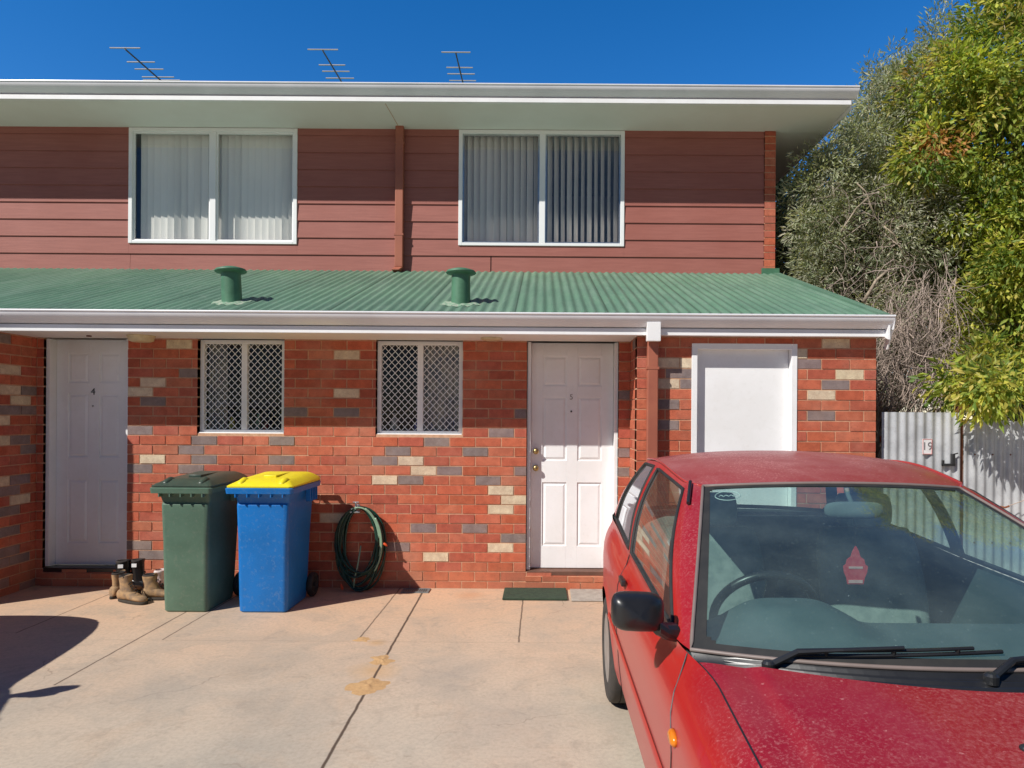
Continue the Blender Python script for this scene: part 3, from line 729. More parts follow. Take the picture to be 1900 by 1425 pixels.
# downpipes
def downpipe(x0,x1,yf,ztop,zbot,label,shoe=True):
    d=MB(); d.box((x0,yf,zbot+.03),(x1,yf+.062,ztop)); 
    if shoe:
        w_=x1-x0
        d.add([(x0,yf,zbot+.03),(x1,yf,zbot+.03),(x1,yf+.062,zbot+.03),(x0,yf+.062,zbot+.03),(x0-.03,yf-.055,zbot-.015),(x1-.03,yf-.055,zbot-.015),(x1-.02,yf+.02,zbot-.03),(x0-.02,yf+.02,zbot-.03)],[(0,1,5,4),(1,2,6,5),(2,3,7,6),(3,0,4,7),(4,5,6,7)])
    o=d.build('downpipe',M['downpipe'],house,bevel=.008); o['label']=label
    for z in (zbot+.4,ztop-.25):
        k=MB(); k.box((x0-.006,yf-.003,z),(x1+.006,yf+.07,z+.022)); kid(k.build('pipe_clip',M['downpipe']),o)
    return o
downpipe(at(733,400,YU-.08).x,at(748,400,YU-.08).x,YU-.095,zs,at(740,500,YU-.08).z,'orange brown downpipe between the upper windows')
dp=downpipe(at(1201,700,-.52).x,at(1221,700,-.52).x,-.536,2.19,.03,'orange brown downpipe on the store corner',shoe=False)
k=MB(); a=at(1199,597,-.56); b=at(1224,634,-.56); k.box((a.x,-.612,b.z),(b.x,-.555,a.z-.01)); o=kid(k.build('rainhead',M['white'],bevel=.003),dp)
# soffit lamps
def lamp(px,py,Y,r,h):
    p=at(px,py,Y); k=MB(); k.lathe([(r*1.05,2.2215),(r*1.05,2.212),(r,2.207),(r*.93,2.221-h*.8),(r*.7,2.221-h),(0,2.221-h*1.04)],Matrix.Translation((p.x,Y,0)),28)
    o=k.build('soffit_lamp',M['lamp'],house,smooth=True)
lamp(262,632,-.22,.105,.055); lamp(912,634,-.22,.09,.02)
k=MB(); p=at(165,635,-.2); k.lathe([(.02,2.2215),(.02,2.212),(0,2.210)],Matrix.Translation((p.x,-.2,0)),14); k.build('smoke_detector',M['rust'],house,smooth=True)
# hose tap on the wall
tap=MB(); p=at(663,940,-.02)
tap.lathe([(.022,0),(.022,.008),(.010,.012),(.010,.07)],Matrix.Translation((p.x,0,p.z))@Matrix.Rotation(PI/2,4,'X'),14)
tap.tube([(p.x,-.06,p.z+.045),(p.x,-.06,p.z),(p.x+.004,-.085,p.z-.03)],.011,10); tap.box((p.x-.028,-.068,p.z+.04),(p.x+.028,-.052,p.z+.05))
tap.box((p.x-.045,-.10,p.z-.045),(p.x+.045,0,p.z-.032))
tp=tap.build('garden_tap',M['chrome'],house,bevel=.002)

# ------------------------------------------------------------------ antennas on the upper roof
def antenna(bx,by,ex,ey,els,label):
    A=at(bx,by,3.25); z=A.z
    T=thing('television_antenna',label,'antenna',(A.x,3.9,5.45),'television antennas on the roof')
    b=MB(); b.tube([(A.x,3.25,z),(A.x+.0,4.35,z)],.011,8); b.build('boom',M['black'],T)
    m=MB(); m.tube([(A.x,4.15,z-.01),(A.x,4.15,5.3)],.016,8); m.build('mast',M['chrome'],T)
    for i,(w_,yy,dz) in enumerate(els):
        e=MB(); e.tube([(A.x-w_,yy,z+.014+dz),(A.x+w_,yy,z+.014+dz)],.0085,6); e.build('element',M['alum'],T)
antenna(232,91,283,135,[(.21,3.25,0),(.20,3.62,0),(.21,3.82,0),(.24,4.05,0),(.28,4.14,0)],'leftmost antenna above the gutter, over the cream blind window')
antenna(599,94,620,137,[(.21,3.25,0),(.19,3.66,0),(.20,3.84,0),(.21,4.04,0)],'middle antenna of the three above the roof gutter')
antenna(846,99,852,140,[(.20,3.25,0),(.19,3.66,0),(.20,3.84,0),(.20,4.04,0)],'rightmost antenna above the gutter, left of the grey blind window')

# ------------------------------------------------------------------ mats and drain grate
a=gnd(936,1095); b=gnd(1053,1115)
m_=MB(); m_.box((a.x,b.y,.003),(b.x,-.03,.020)); tag(m_.build('doormat',M['mat'],bevel=.004),'dark green doormat left of the right door step','doormat')
a=gnd(1057,1094); b=gnd(1135,1117)
m_=MB(); m_.box((a.x,b.y,.003),(b.x+.05,-.03,.012)); tag(m_.build('doormat',M['matgrey'],bevel=.003),'pale grey mat in front of the right door by the car','doormat')
a=gnd(746,1097); b=gnd(790,1108)
m_=MB(); X0,X1,Ya,Yb=a.x,b.x-.0,-.17,-.04
frame=MB(); 
for q in ((X0,Ya,X1,Ya+.012),(X0,Yb-.012,X1,Yb),(X0,Ya+.012,X0+.012,Yb-.012),(X1-.012,Ya+.012,X1,Yb-.012)): m_.box((q[0],q[1],.001),(q[2],q[3],.010))
n=12
for i in range(n):
    x=X0+.018+(X1-X0-.036)*i/(n-1); m_.box((x-.004,Ya+.012,.001),(x+.004,Yb-.012,.009))
tag(m_.build('drain_grate',M['grate']),'small grey metal drain grate at the wall foot','grate')

# ------------------------------------------------------------------ wheelie bins
def rrect(cx,cy,hw,hd,r,z,n=5):
    out=[]
    for sx,sy,a0 in ((1,1,0),(-1,1,PI/2),(-1,-1,PI),(1,-1,1.5*PI)):
        for k in range(n+1):
            a=a0+PI/2*k/n; out.append((cx+sx*(hw-r)+r*math.cos(a),cy+sy*(hd-r)+r*math.sin(a),z))
    return out
def wheelie_bin(X,Y,W,hgt,dep,mb_,ml,label,grp,sc=1.0,rot=0):
    T=thing('wheelie_bin',label,'bin',(X,Y,0),grp)
    hw=W/2; wb=hw*.725; d=dep/2
    # body: front face tapers in, back nearly straight
    body=MB(); R=[]
    for z,w_,yf,yb,r in ((.0,wb-.012,-d+.10,d-.16,.03),(.012,wb,-d+.09,d-.15,.035),(.12,wb+.004,-d+.082,d-.13,.04),(hgt*.55,wb+.010,-d+.070,d-.09,.04),(hgt*.81,wb+.016,-d+.062,d-.055,.035),(hgt*.825,wb+.018,-d+.078,d-.05,.035),(hgt*.86,wb+.022,-d+.070,d-.045,.03),(hgt*.90,wb+.030,-d+.045,d-.04,.03)):
        R.append([Vector(q) for q in rrect(0,(yf+yb)/2,w_,(yb-yf)/2,r,z)])
    # rim
    for z,w_,yf,yb,r in ((hgt*.902,hw,-d-.0,d-.03,.03),(hgt*.94,hw+.004,-d-.006,d-.02,.03),(hgt*.945,hw-.004,-d+.002,d-.03,.03)):
        R.append([Vector(q) for q in rrect(0,(yf+yb)/2,w_,(yb-yf)/2,r,z)])
    body.loft([[Vector((X,Y,0))+q for q in r] for r in R])
    rb=body
    # front stiffening arch under the rim + side ribs
    for s in (-1,1):
        for k in range(4):
            yy=Y+d-.30+k*.055
            rb.box((X+s*(hw-.034),yy,hgt*.80),(X+s*(hw+.002),yy+.010,hgt*.905))
    for k in range(5):
        xx=X-hw*.7+k*hw*.35; rb.box((xx-.004,Y-d+.002,hgt*.875),(xx+.004,Y-d+.05,hgt*.905))
    bo=body.build('body',mb_,T,angle=35)
    # lid
    lid=MB(); L=[]
    for z,w_,yf,yb,r,dz in ((hgt*.947,hw-.006,-d+.002,d-.02,.03,0),(hgt*.957,hw-.004,-d+.0,d-.015,.03,.01),(hgt*.965,hw-.016,-d+.014,d-.02,.03,.016),(hgt*.985,hw-.05,-d+.06,d-.05,.04,.022),(hgt*1.0,hw-.075,-d+.10,d-.08,.05,.020),(hgt*1.004,hw-.15,-d+.2,d-.18,.05,.018)):
        L.append([Vector((X,Y,0))+Vector((q[0],q[1],z+dz*(q[1]-yf)/(yb-yf))) for q in rrect(0,(yf+yb)/2,w_,(yb-yf)/2,r,0)])
    lid.loft(L); lo=lid.build('lid',ml,T,angle=40)
    # raised ribs on the lid and two front grips
    lb=MB()
    for s in (-1,1):
        lb.loft([[Vector((X+s*(hw-.10)+a_*math.cos(t),Y-d+.03+yy+.0*t,hgt*.965+zz+a_*.9*math.sin(t))) for t in [2*PI*k/10 for k in range(10)]] for yy,zz,a_ in ((0,0,.018),(.03,.012,.03),(.09,.022,.034),(.14,.018,.024),(.17,.01,.008))])
    lb.box((X-.05,Y-d+.22,hgt*1.004),(X+.05,Y+d-.15,hgt*1.022))
    kid2(lb.build('lid_grip',ml,bevel=.004,smooth=False,angle=50),lo)
    # handle bar at the back with two brackets
    hd=MB(); hd.tube([(X-hw+.05,Y+d+.035,hgt*.955),(X+hw-.05,Y+d+.035,hgt*.955)],.015,12)
    for s in (-1,-.33,.33,1): hd.box((X+s*(hw-.06)-.012,Y+d-.05,hgt*.925),(X+s*(hw-.06)+.012,Y+d+.04,hgt*.955))
    hd.build('handle',mb_,T,bevel=.003)
    ax=MB(); ax.tube([(X-wb-.03,Y+d-.10,.10),(X+wb+.03,Y+d-.10,.10)],.011,10); ax.build('axle',M['chrome'],T)
    for s in (-1,1):
        w_=MB(); Tm=Matrix.Translation((X+s*(wb+.005),Y+d-.10,.10))@Matrix.Rotation(s*PI/2,4,'Y')
        w_.lathe([(.0,.0),(.06,.0),(.068,-.004),(.092,0),(.10,.010),(.10,.038),(.092,.048),(.068,.048),(.06,.036),(.02,.036),(.018,.05),(0,.05)],Tm,28)
        w_.build('wheel',M['rubber'],T,angle=40)
    return T
def kid2(o,p):
    o.parent=p; o.matrix_parent_inverse=Matrix(); return o
grp=None
f0=gnd(491,1137)
wheelie_bin(at(487,1137,-.78).x-.0,-.78+.35-.09,.52,1.04,.70,M['binblue'],M['binyellow'],'blue wheelie bin with a bright yellow lid beside the coiled hose',grp)
wheelie_bin(at(345,1137,-.78).x-.005,-.78+.35-.09,.475,1.04,.70,M['bingreen'],M['bindark'],'dark green wheelie bin with green lid, left of the blue bin',grp)

# ------------------------------------------------------------------ coiled hose
hc=at(668,1020,-.07); hs=MB(); hp=MB(); rr=random.Random(11)
HT=thing('garden_hose','coiled dark green garden hose hanging on the brick wall beside the blue bin','hose',(hc.x,-.08,0))
pts=[]; nl=15
for i in range(nl*36+1):
    t=i/36; a=2*PI*t; l=int(t)
    ph=t*1.7
    rx=.178+.036*math.sin(ph*1.3)+.012*math.sin(ph*3.1+1); rz=.325+.035*math.sin(ph*.9+.5)
    x=hc.x+rx*math.sin(a)+.012*math.sin(ph*2.2)
    z=.735-rz+rz*math.cos(a)-.004; 
    z=.708-(.708-z)*(.985+.03*math.sin(ph*2.7)) if math.cos(a)<.3 else z
    sag=max(0,-math.cos(a)); x+=.03*sag*math.sin(ph*1.9)
    y=-.04-.013*((l*4)%9)/2.2-.02*abs(math.sin(ph*1.1))-.05*sag
    pts.append((x,y,max(z,.012)))
hs.tube(pts,.0088,8); ho=hs.build('hose_coil',M['hose'],HT,smooth=True)
hs=MB()
for k in range(3):
    P=[]
    for i in range(22):
        a=-.2+i*.075+k*.5; P.append((hc.x+(.185+.01*k)*math.sin(a),-.122-.004*k,.735-.33+.33*math.cos(a)+.006*k))
    hs.tube(P,.0075,8)
hs.tube([(hc.x+.02,-.12,.40),(hc.x+.0,-.13,.25),(hc.x-.03,-.14,.10),(hc.x-.035,-.14,.02)],.007,8)
hs.build('pale_hose_run',M['hosepale'],HT,smooth=True)
k=MB(); q=at(718,1008,-.12); k.lathe([(.008,0),(.011,.006),(.011,.028),(.008,.034),(.006,.042)],Matrix.Translation((q.x-.03,-.12,q.z))@Matrix.Rotation(2.2,4,'Y'),14); k.build('hose_fitting',M['orange'],HT,smooth=True)
k=MB(); q=at(637,1080,-.12); k.lathe([(.008,0),(.011,.01),(.011,.035),(.006,.05)],Matrix.Translation((q.x,-.14,.02))@Matrix.Rotation(-.3,4,'Y'),14); k.build('hose_fitting',M['orange'],HT,smooth=True)

# ------------------------------------------------------------------ boots by the left door
def boot(px,py,ang,mat,label,grp,L=.29,hshaft=.13,Zb=0,lining=None,lean=0,Yp=None,name='work_boot',cat='boot'):
    p=gnd(px,py) if Yp is None else at(px,py,Yp); 
    if Yp is not None: p.z=0
    T=thing(name,label,cat,(p.x,p.y,Zb),grp)
    R=Matrix.Translation((p.x,p.y,Zb))@Matrix.Rotation(ang,4,'Z')@Matrix.Rotation(lean,4,'X')
    # foot along +x (heel at 0)
    foot=MB(); rings=[]
    for t,hw,zt in ((.0,.022,.07),(.03,.036,.10),(.15,.040,.115),(.32,.040,.118),(.46,.042,.098),(.60,.047,.078),(.75,.050,.066),(.88,.045,.060),(.96,.032,.050),(1.0,.012,.034)):
        x=t*L; ring=[]
        for k in range(16):
            a=2*PI*k/16; yy=hw*math.copysign(abs(math.cos(a))**.8,math.cos(a)); s=math.sin(a)
            zz=.022+(zt-.022)*(.5+.5*s) if s>-.5 else .022+(zt-.022)*.25*(1+s)*2*.5
            ring.append(R@Vector((x,yy,max(zz,.018))))
        rings.append(ring)
    foot.loft(rings)
    # shaft
    rings=[]
    for z,cx,ax_,ay in ((.075,.085,.072,.038),(.11,.078,.062,.038),(.11+hshaft*.4,.070,.054,.038),(.11+hshaft*.8,.066,.056,.041),(.11+hshaft,.068,.060,.044),(.11+hshaft+.004,.068,.052,.036),(.11+hshaft-.03,.068,.048,.032)):
        rings.append([R@Vector((cx+ax_*math.cos(a)+.012*(z-.1)/.1*0,ay*math.sin(a),z+.018*math.cos(a)*(z>.2))) for a in [2*PI*k/18 for k in range(18)]])
    foot.loft(rings)
    foot.build('upper',mat,T,angle=60)
    so=MB(); rings=[]
    for z in (0,.004,.020,.024):
        g=.004 if z in (.004,.020) else 0
        ring=[]
        for k in range(28):
            a=2*PI*k/28; cx=math.cos(a); x=L*.5+(L*.52+g)*cx; hw=(.042+.010*math.cos(a-.3)) 
            ring.append(R@Vector((x,(hw+g)*math.copysign(abs(math.sin(a))**.75,math.sin(a)),z+.0)))
        rings.append(ring)
    so.loft(rings); so.build('sole',M['sole'],T,angle=50)
    cm=MB(); cm.lathe([(.047,-.02),(.054,-.004),(.057,.012),(.050,.020),(.044,.008),(.04,-.02),(0,-.03)],R@Matrix.Translation((.068,0,.11+hshaft-.005))@Matrix.Scale(.78,4,(0,1,0)),18); cm.build('collar',lining or M['lining'],T,smooth=True)
    if mat is M['shoeblack']:
        pb=MB(); pb.box((.040,-.0475,.215),(.080,-.0415,.245),M=R); pb.build('white_label',M['frame'],T)
    lc=MB()
    for i in range(5):
        x=.125+i*.018-.0*i; z=.165-i*.017
        lc.tube([R@Vector((x,-.022,z-.012)),R@Vector((x+.006,0,z+.004)),R@Vector((x,.022,z-.012))],.0035,6)
    lc.build('lace',M['lining'],T)
    return T
G='pairs of boots left by the left door'
boot(222,1115,math.radians(-20),M['suede'],'tan suede work boot in the middle, toe towards the bins',G,hshaft=.10)
boot(262,1113,math.radians(8),M['suede'],'tan suede work boot standing against the green bin',G,hshaft=.09)
boot(206,1112,math.radians(70),M['suede'],'tan suede work boot leftmost, turned to the wall',G,hshaft=.09)
boot(212,1088,math.radians(15),M['shoeblack'],'black ankle boot behind the tan boots, nearer the left door',G,hshaft=.15,Zb=.003,Yp=-.22)
boot(240,1090,math.radians(5),M['shoeblack'],'black ankle boot behind the tan boots, nearer the green bin',G,hshaft=.15,Zb=.003,Yp=-.17)
boot(284,1093,math.radians(60),M['shoewhite'],'pale pink and white trainer half hidden behind the green bin',G,hshaft=.05,Yp=-.16,lining=M['shoewhite'],L=.25,name='trainer',cat='shoe')
k=MB(); 
# ------------------------------------------------------------------ corrugated fence and gate
def corr(mb,x0,x1,Y,z0,z1,pitch=.076,amp=.010,wav=.0,seed=0):
    n=int((x1-x0)/pitch*10)
    mb.grid(lambda u,v:(x0+(x1-x0)*u,Y+amp*math.cos(2*PI*(x0+(x1-x0)*u)/pitch)+.004*mnoise.noise(Vector(((x0+(x1-x0)*u)*2,v*3,seed))),z0+(z1-z0)*v+(wav*mnoise.noise(Vector(((x0+(x1-x0)*u)*1.3,0,seed))) if v>.5 else 0)),n,6)
YF=-.33
gx0=at(1635,800,YF).x; gx1=at(1781,800,YF).x
gt=thing('corrugated_gate','silver corrugated iron gate between the store wall and the fence','gate',(gx0,YF,0))
g=MB(); corr(g,gx0+.01,gx1,YF,.04,1.605,seed=1); g.build('sheet',M['iron'],gt,smooth=True,fix=False)
g=MB(); 
for z in (.25,1.35): g.box((gx0+.01,YF+.018,z),(gx1,YF+.045,z+.05))
g.box((gx1-.045,YF+.046,.04),(gx1-.005,YF+.07,1.6)); g.build('gate_rail',M['rust'],gt)
a=at(1711,814,YF-.015); b=at(1729,843,YF-.015)
s=MB(); s.box((a.x,YF-.020,b.z),(b.x,YF-.015,a.z)); sg=s.build('number_plate',surf('plate_white',(.8,.78,.78),None,20,.5,0),gt)
s=MB(); w_=.003
frame_ring(s,a.x+.002,b.x-.002,b.z+.002,a.z-.002,YF-.0225,YF-.0201,.0035); kid(s.build('plate_border',surf('plate_red',(.75,.25,.22),None,20,.6,0)),sg)
text_mesh('19',.095,((a.x+b.x)/2,YF-.0215,(a.z+b.z)/2),surf('plate_grey',(.16,.14,.15),None,20,.6,0),'plate_number',sg,.0005)
s=MB(); a=at(1748,843,YF-.02); b=at(1771,865,YF-.02)
s.box((a.x,YF-.035,b.z),(b.x,YF-.012,b.z+.022)); s.box((b.x-.030,YF-.042,b.z+.018),(b.x-.006,YF-.012,a.z+.005)); s.box((a.x,YF-.030,b.z),(a.x+.016,YF-.012,b.z+.05))
s.tube([(b.x-.018,YF-.03,a.z),(b.x+.02,YF-.035,a.z+.012)],.006,8)
s.build('latch',M['black'],gt,bevel=.002)
fc=thing('corrugated_fence','silver corrugated iron fence under the leafy tree','fence',(gx1+.1,YF+.05,0))
fx0=gx1+.05; fx1=7.5
f=MB(); corr(f,fx0,fx1,YF+.03,.02,1.545,wav=.02,seed=4); f.build('sheet',M['iron'],fc,smooth=True,fix=False)
f=MB(); f.box((gx1+.008,YF+.03,0),(gx1+.046,YF+.08,1.66)); f.build('post',M['rust'],fc)
f=MB(); 
for z in (.3,1.3): f.box((fx0,YF+.045,z),(fx1,YF+.085,z+.05))
f.build('fence_rail',M['bark'],fc)
f=MB()
for z in (.5,1.25):
    for i in range(30):
        x=round((fx0+.05+i*.152)/.076)*.076+.038
        if x>5.2: continue
        f=MB(); f.lathe([(.007,0),(.007,.003),(0,.005)],Matrix.Translation((x,YF+.03-.010,z))@Matrix.Rotation(PI/2,4,'X'),8); f.build('fence_bolt',M['rust'],fc)
f=MB(); q=at(1860,940,YF); f.tube([(q.x-.02,YF-.0,q.z),(q.x,YF-.03,q.z-.004),(q.x+.03,YF-.04,q.z+.01)],.008,8)
f.build('fence_hook',M['rust'],fc)
q=at(1860,940,YF); tw=MB(); tw.tube([(q.x,YF-.03,q.z),(q.x+.12,YF-.05,q.z+.05),(q.x+.3,YF-.06,q.z+.13),(q.x+.6,YF-.03,q.z+.22)],[.004,.0035,.003,.002],6); tw.build('wire',M['twig'],fc)

# ------------------------------------------------------------------ cars
def herm(xs,ys):
    xs=list(xs); ys=list(ys); n=len(xs)
    d=[(ys[i+1]-ys[i])/(xs[i+1]-xs[i]) for i in range(n-1)]
    m=[d[0]]+[0 if d[i-1]*d[i]<=0 else 2*d[i-1]*d[i]/(d[i-1]+d[i]) for i in range(1,n-1)]+[d[-1]]
    def f(x):
        if x<=xs[0]: return ys[0]
        if x>=xs[-1]: return ys[-1]
        i=0
        while x>xs[i+1]: i+=1
        h=xs[i+1]-xs[i]; t=(x-xs[i])/h
        return (2*t**3-3*t*t+1)*ys[i]+(t**3-2*t*t+t)*h*m[i]+(-2*t**3+3*t*t)*ys[i+1]+(t**3-t*t)*h*m[i+1]
    return f
Wf=herm([-5.5,-5.35,-5.15,-4.85,-4.4,-3.0,-2.2,-1.95,-1.75],[.735,.775,.80,.815,.822,.825,.818,.80,.76])
ZT=herm([-5.5,-5.2,-4.8,-4.4,-4.08,-2.93,-2.2,-1.75],[.69,.745,.80,.845,.875,.912,.955,.945])
PT=herm([-5.5,-4.3,-3.98,-3.0,-1.75],[.875,.872,.930,.928,.935])
WY=(-4.78,-2.33); RAR=.325; WZ=.285
def lerp(a,b,t): return a+(b-a)*t
def prof(s,pt):
    return np.interp(s,[0,.12,.3,.5,.70,.80,.86,.91,.955,1.0],[.935,.965,.985,.998,1.0,.993,.978,.958,.93,pt]) if s<.999 else pt
TOPS=[(.52,-3.30,1.272),(.575,-3.215,1.285),(.602,-2.80,1.335),(.603,-2.70,1.338),(.590,-2.35,1.322),(.545,-2.08,1.295)]
BOTS=[(.742,-4.085,.880),(.768,-3.97,.884),(.766,-2.95,.914),(.766,-2.87,.917),(.755,-2.20,.958),(.715,-1.80,.952)]
def make_car(name,label,cat,trf,paint,origin):
    T=thing(name,label,cat,origin)
    def fin(mb,nm,m,parent=T,**k):
        mb.v=[tuple(trf(Vector(q))) for q in mb.v]
        if 'outward' in k: k['outward']=trf(Vector(k['outward']))
        if k.get('outward') is not None: k['fix']=False
        o=mb.build(nm,m,parent if parent is T else None,**k)
        if parent is not T: kid(o,parent)
        return o
    CEN=(0,-3.4,.55)
    # y stations, dense round the arches
    ys=set(np.linspace(-5.5,-1.75,76).round(4))
    for yw in WY:
        ys={y for y in ys if abs(y-yw)>RAR+.01}
        ys|={round(yw+RAR*math.cos(PI*k/24),4) for k in range(25)}|{round(yw-RAR-.004,4),round(yw+RAR+.004,4)}
    ys=sorted(ys)
    def zb(y):
        for yw in WY:
            d=abs(y-yw)
            if d<=RAR+1e-6: return max(.215,WZ+math.sqrt(max(0,RAR*RAR-d*d)))
        return .215
    body=MB()
    for s in (-1,1):
        vs=[]; nt=26
        for y in ys:
            zt=ZT(y); z0=zb(y)
            for j in range(nt+1):
                z=lerp(z0,zt,(j/nt)**.9); ss=(z-.2)/(zt-.2)
                fl=0
                for yw in WY:
                    d=math.hypot(y-yw,z-WZ); fl=max(fl,.012*max(0,1-(d-RAR)/.05)) if d>=RAR-.01 else fl
                vs.append((s*(Wf(y)*prof(ss,PT(y))+fl*.8),y,z))
        fs=[]
        for i in range(len(ys)-1):
            for j in range(nt):
                a=i*(nt+1)+j; fs.append((a,a+1,a+nt+2,a+nt+1))
        body.add(vs,fs)
    # pillars and rails
    def wsp(u,v,off=0):
        a=2*u-1; hw=lerp(.742,.522,v); e=a*a
        yb=lerp(-4.30,-4.085,e**1.1); zb_=lerp(.906,.880,e); yt=lerp(-3.392,-3.30,e); zt=lerp(1.297,1.272,e)
        bulge=.022*math.sin(PI*v)
        return Vector((a*hw,lerp(yb,yt,v)-bulge*.45-off*.4,lerp(zb_,zt,v)+bulge+off*.9))
    NB=10
    def side(s,tcol,v):
        """tcol 0..5 column, v 0..1 up"""
        i=min(int(tcol),4); t=tcol-i
        bx,by,bz=[lerp(a,b,t) for a,b in zip(BOTS[i],BOTS[i+1])]; tx,ty,tz=[lerp(a,b,t) for a,b in zip(TOPS[i],TOPS[i+1])]
        bow=.030*math.sin(PI*v)
        if tcol<1:
            w0=wsp(1 if s>0 else 0,v); q=(s*(lerp(bx,tx,v)+bow),lerp(by,ty,v),lerp(bz,tz,v)+bow*.25); b1=BOTS[1]; t1=TOPS[1]
            q1=(s*(lerp(b1[0],t1[0],v)+bow),lerp(b1[1],t1[1],v),lerp(b1[2],t1[2],v)+bow*.25); e=tcol
            return (lerp(w0[0],q1[0],e)+s*.008*math.sin(PI*e),lerp(w0[1],q1[1],e)-.006*math.sin(PI*e),lerp(w0[2],q1[2],e)+.004*math.sin(PI*e))
        return (s*(lerp(bx,tx,v)+bow),lerp(by,ty,v),lerp(bz,tz,v)+bow*.25)
    VW=(.035,.93)
    for s in (-1,1):
        for c0,c1 in ((0,1),(2,3),(4,5)):
            body.grid(lambda u,v:side(s,c0+(c1-c0)*u,v),4,12)
        for c0,c1 in ((1,2),(3,4)):
            body.grid(lambda u,v:side(s,c0+(c1-c0)*u,VW[0]*v),10,1)
            body.grid(lambda u,v:side(s,c0+(c1-c0)*u,VW[1]+(1-VW[1])*v),10,2)
    cum=[0]
    for i in range(5): cum.append(cum[-1]+math.dist(TOPS[i],TOPS[i+1]))
    tx_=herm([c/cum[-1] for c in cum],[t[0] for t in TOPS]); ty_=herm([c/cum[-1] for c in cum],[t[1] for t in TOPS]); tz_=herm([c/cum[-1] for c in cum],[t[2] for t in TOPS])
    cr=herm([0,.25,.6,1],[.026,.045,.050,.035])
    def roof(u,v):
        a=2*u-1; e=1-abs(a)**2.4
        return (a*tx_(v),ty_(v)-.09*(1-a*a)*(1-v)+.07*(1-a*a)*v,tz_(v)+cr(v)*e)
    body.grid(roof,36,26)
    # nose and tail
    def nose(u,v):
        a=2*u-1; z=lerp(ZT(-5.5),.215,v); k=1-abs(a)**3
        w=Wf(-5.5)*prof((z-.2)/(ZT(-5.5)-.2),PT(-5.5))
        bum=.03*min(1,max(0,(v-.42)*14)); return (a*w,-5.5-k*(.10+.05*math.sin(PI*v)+bum),z+.035*(1-a*a)*(1-v))
    body.grid(nose,30,24)
    def tail(u,v):
        a=2*u-1; z=lerp(ZT(-1.75),.215,v); k=1-abs(a)**3
        w=Wf(-1.75)*prof((z-.2)/(ZT(-1.75)-.2),PT(-1.75))
        return (a*w,-1.75+k*(.07+.04*math.sin(PI*v)),z+.02*(1-a*a)*(1-v))
    body.grid(tail,30,14)
    bo=fin(body,'body',paint,outward=CEN,smooth=True)
    # bonnet
    def yr(x): return -4.43+.285*(x/.733)**2
    def hood(u,v):
        a=2*u-1; xe=.7335
        y=lerp(-5.5,yr(a*xe),v); xt=Wf(y)*PT(y)-.004; x=a*xt
        y2=y-(1-v)*.10*(1-abs(a)**3)
        ed=min(1,(1-abs(a))/.03)
        z=ZT(y)+.052*(1-abs(a)**2.2)*(.75+.25*v)-.004*(1-ed)
        t=min(1,max(0,(.625-abs(x))/.035)); z+=.010*t*t*(3-2*t)
        return (x,y2,z)
    hb=MB(); hb.grid(hood,90,50); fin(hb,'bonnet',paint,outward=CEN,smooth=True)
    for s in (0,1):
        sm=MB(); sm.tube([Vector(hood(s,v))+Vector(((.5-s)*-.003,0,.0005)) for v in [k/30 for k in range(31)]],.0042,6); fin(sm,'panel_gap',M['black'])
    # door shut lines, side strip
    for s in (-1,1):
        def P(y,z):
            zt=ZT(y); return (s*(Wf(y)*prof((z-.2)/(zt-.2),PT(y))+.0006),y,z)
        sm=MB(); sm.tube([P(lerp(-4.09,-4.22,min(1,(k/14)*3)) if k<5 else -4.22+.02*math.sin((k-5)/9*PI),lerp(ZT(-4.09)-.002,.25,k/14)) for k in range(15)],.0026,6); fin(sm,'panel_gap',M['black']); sm=MB()
        sm.tube([P(-2.90+.0*k,lerp(ZT(-2.9)-.002,.25,k/14)) for k in range(15)],.0026,6); fin(sm,'panel_gap',M['black'])
    for s in (-1,1):
        mo_=MB(); mo_.grid(lambda u,v:(s*(Wf(-4.45+1.9*u)*1.0+.008*math.sin(PI*v)+.0015),-4.45+1.9*u,.50+.045*v),30,4)
        fin(mo_,'side_moulding',paint,outward=CEN,smooth=True)
    # windscreen
    def ws(u,v,off=0):
        a=2*u-1; hw=lerp(.742,.522,v); e=a*a
        yb=lerp(-4.30,-4.085,e**1.1); zb_=lerp(.906,.880,e); yt=lerp(-3.392,-3.30,e); zt=lerp(1.297,1.272,e)
        bulge=.022*math.sin(PI*v)
        return Vector((a*hw,lerp(yb,yt,v)-bulge*.45-off*.4,lerp(zb_,zt,v)+bulge+off*.9))
    g=MB(); g.grid(lambda u,v:ws(u,v),40,20); fin(g,'windscreen',M['carglass'],outward=CEN,smooth=True)
    g=MB(); 
    def band(f,ul,vb,vt,off,nu=60,nv=34,rr=.035):
        def sk(u,v):
            if u<ul or u>1-ul or v<vb or v>1-vt: return False
            # rounded corners
            for cu,cv,su,sv in ((ul,vb,1,1),(1-ul,vb,-1,1),(ul,1-vt,1,-1),(1-ul,1-vt,-1,-1)):
                du=(cu+su*rr*.7-u)*su; dv=(cv+sv*rr*1.3-v)*sv
                if du>0 and dv>0 and (du/(rr*.7))**2+(dv/(rr*1.3))**2>1: return False
            return True
        return sk
    g.grid(lambda u,v:ws(u,v,.002),120,80,skip=band(ws,.024,.042,.030,0)); fin(g,'windscreen_border',M['rubber'],outward=CEN,smooth=True)
    g=MB(); per=[ws(u,0,.004) for u in np.linspace(0,1,30)]+[ws(1,v,.004) for v in np.linspace(0.03,1,16)]+[ws(u,1,.004) for u in np.linspace(.98,0,24)]+[ws(0,v,.004) for v in np.linspace(1,0.03,16)]
    g.tube(per,.0065,6,closed=True); fin(g,'windscreen_trim',surf(name+'_trim',(.22,.17,.15),None,9,.5,0),smooth=True)
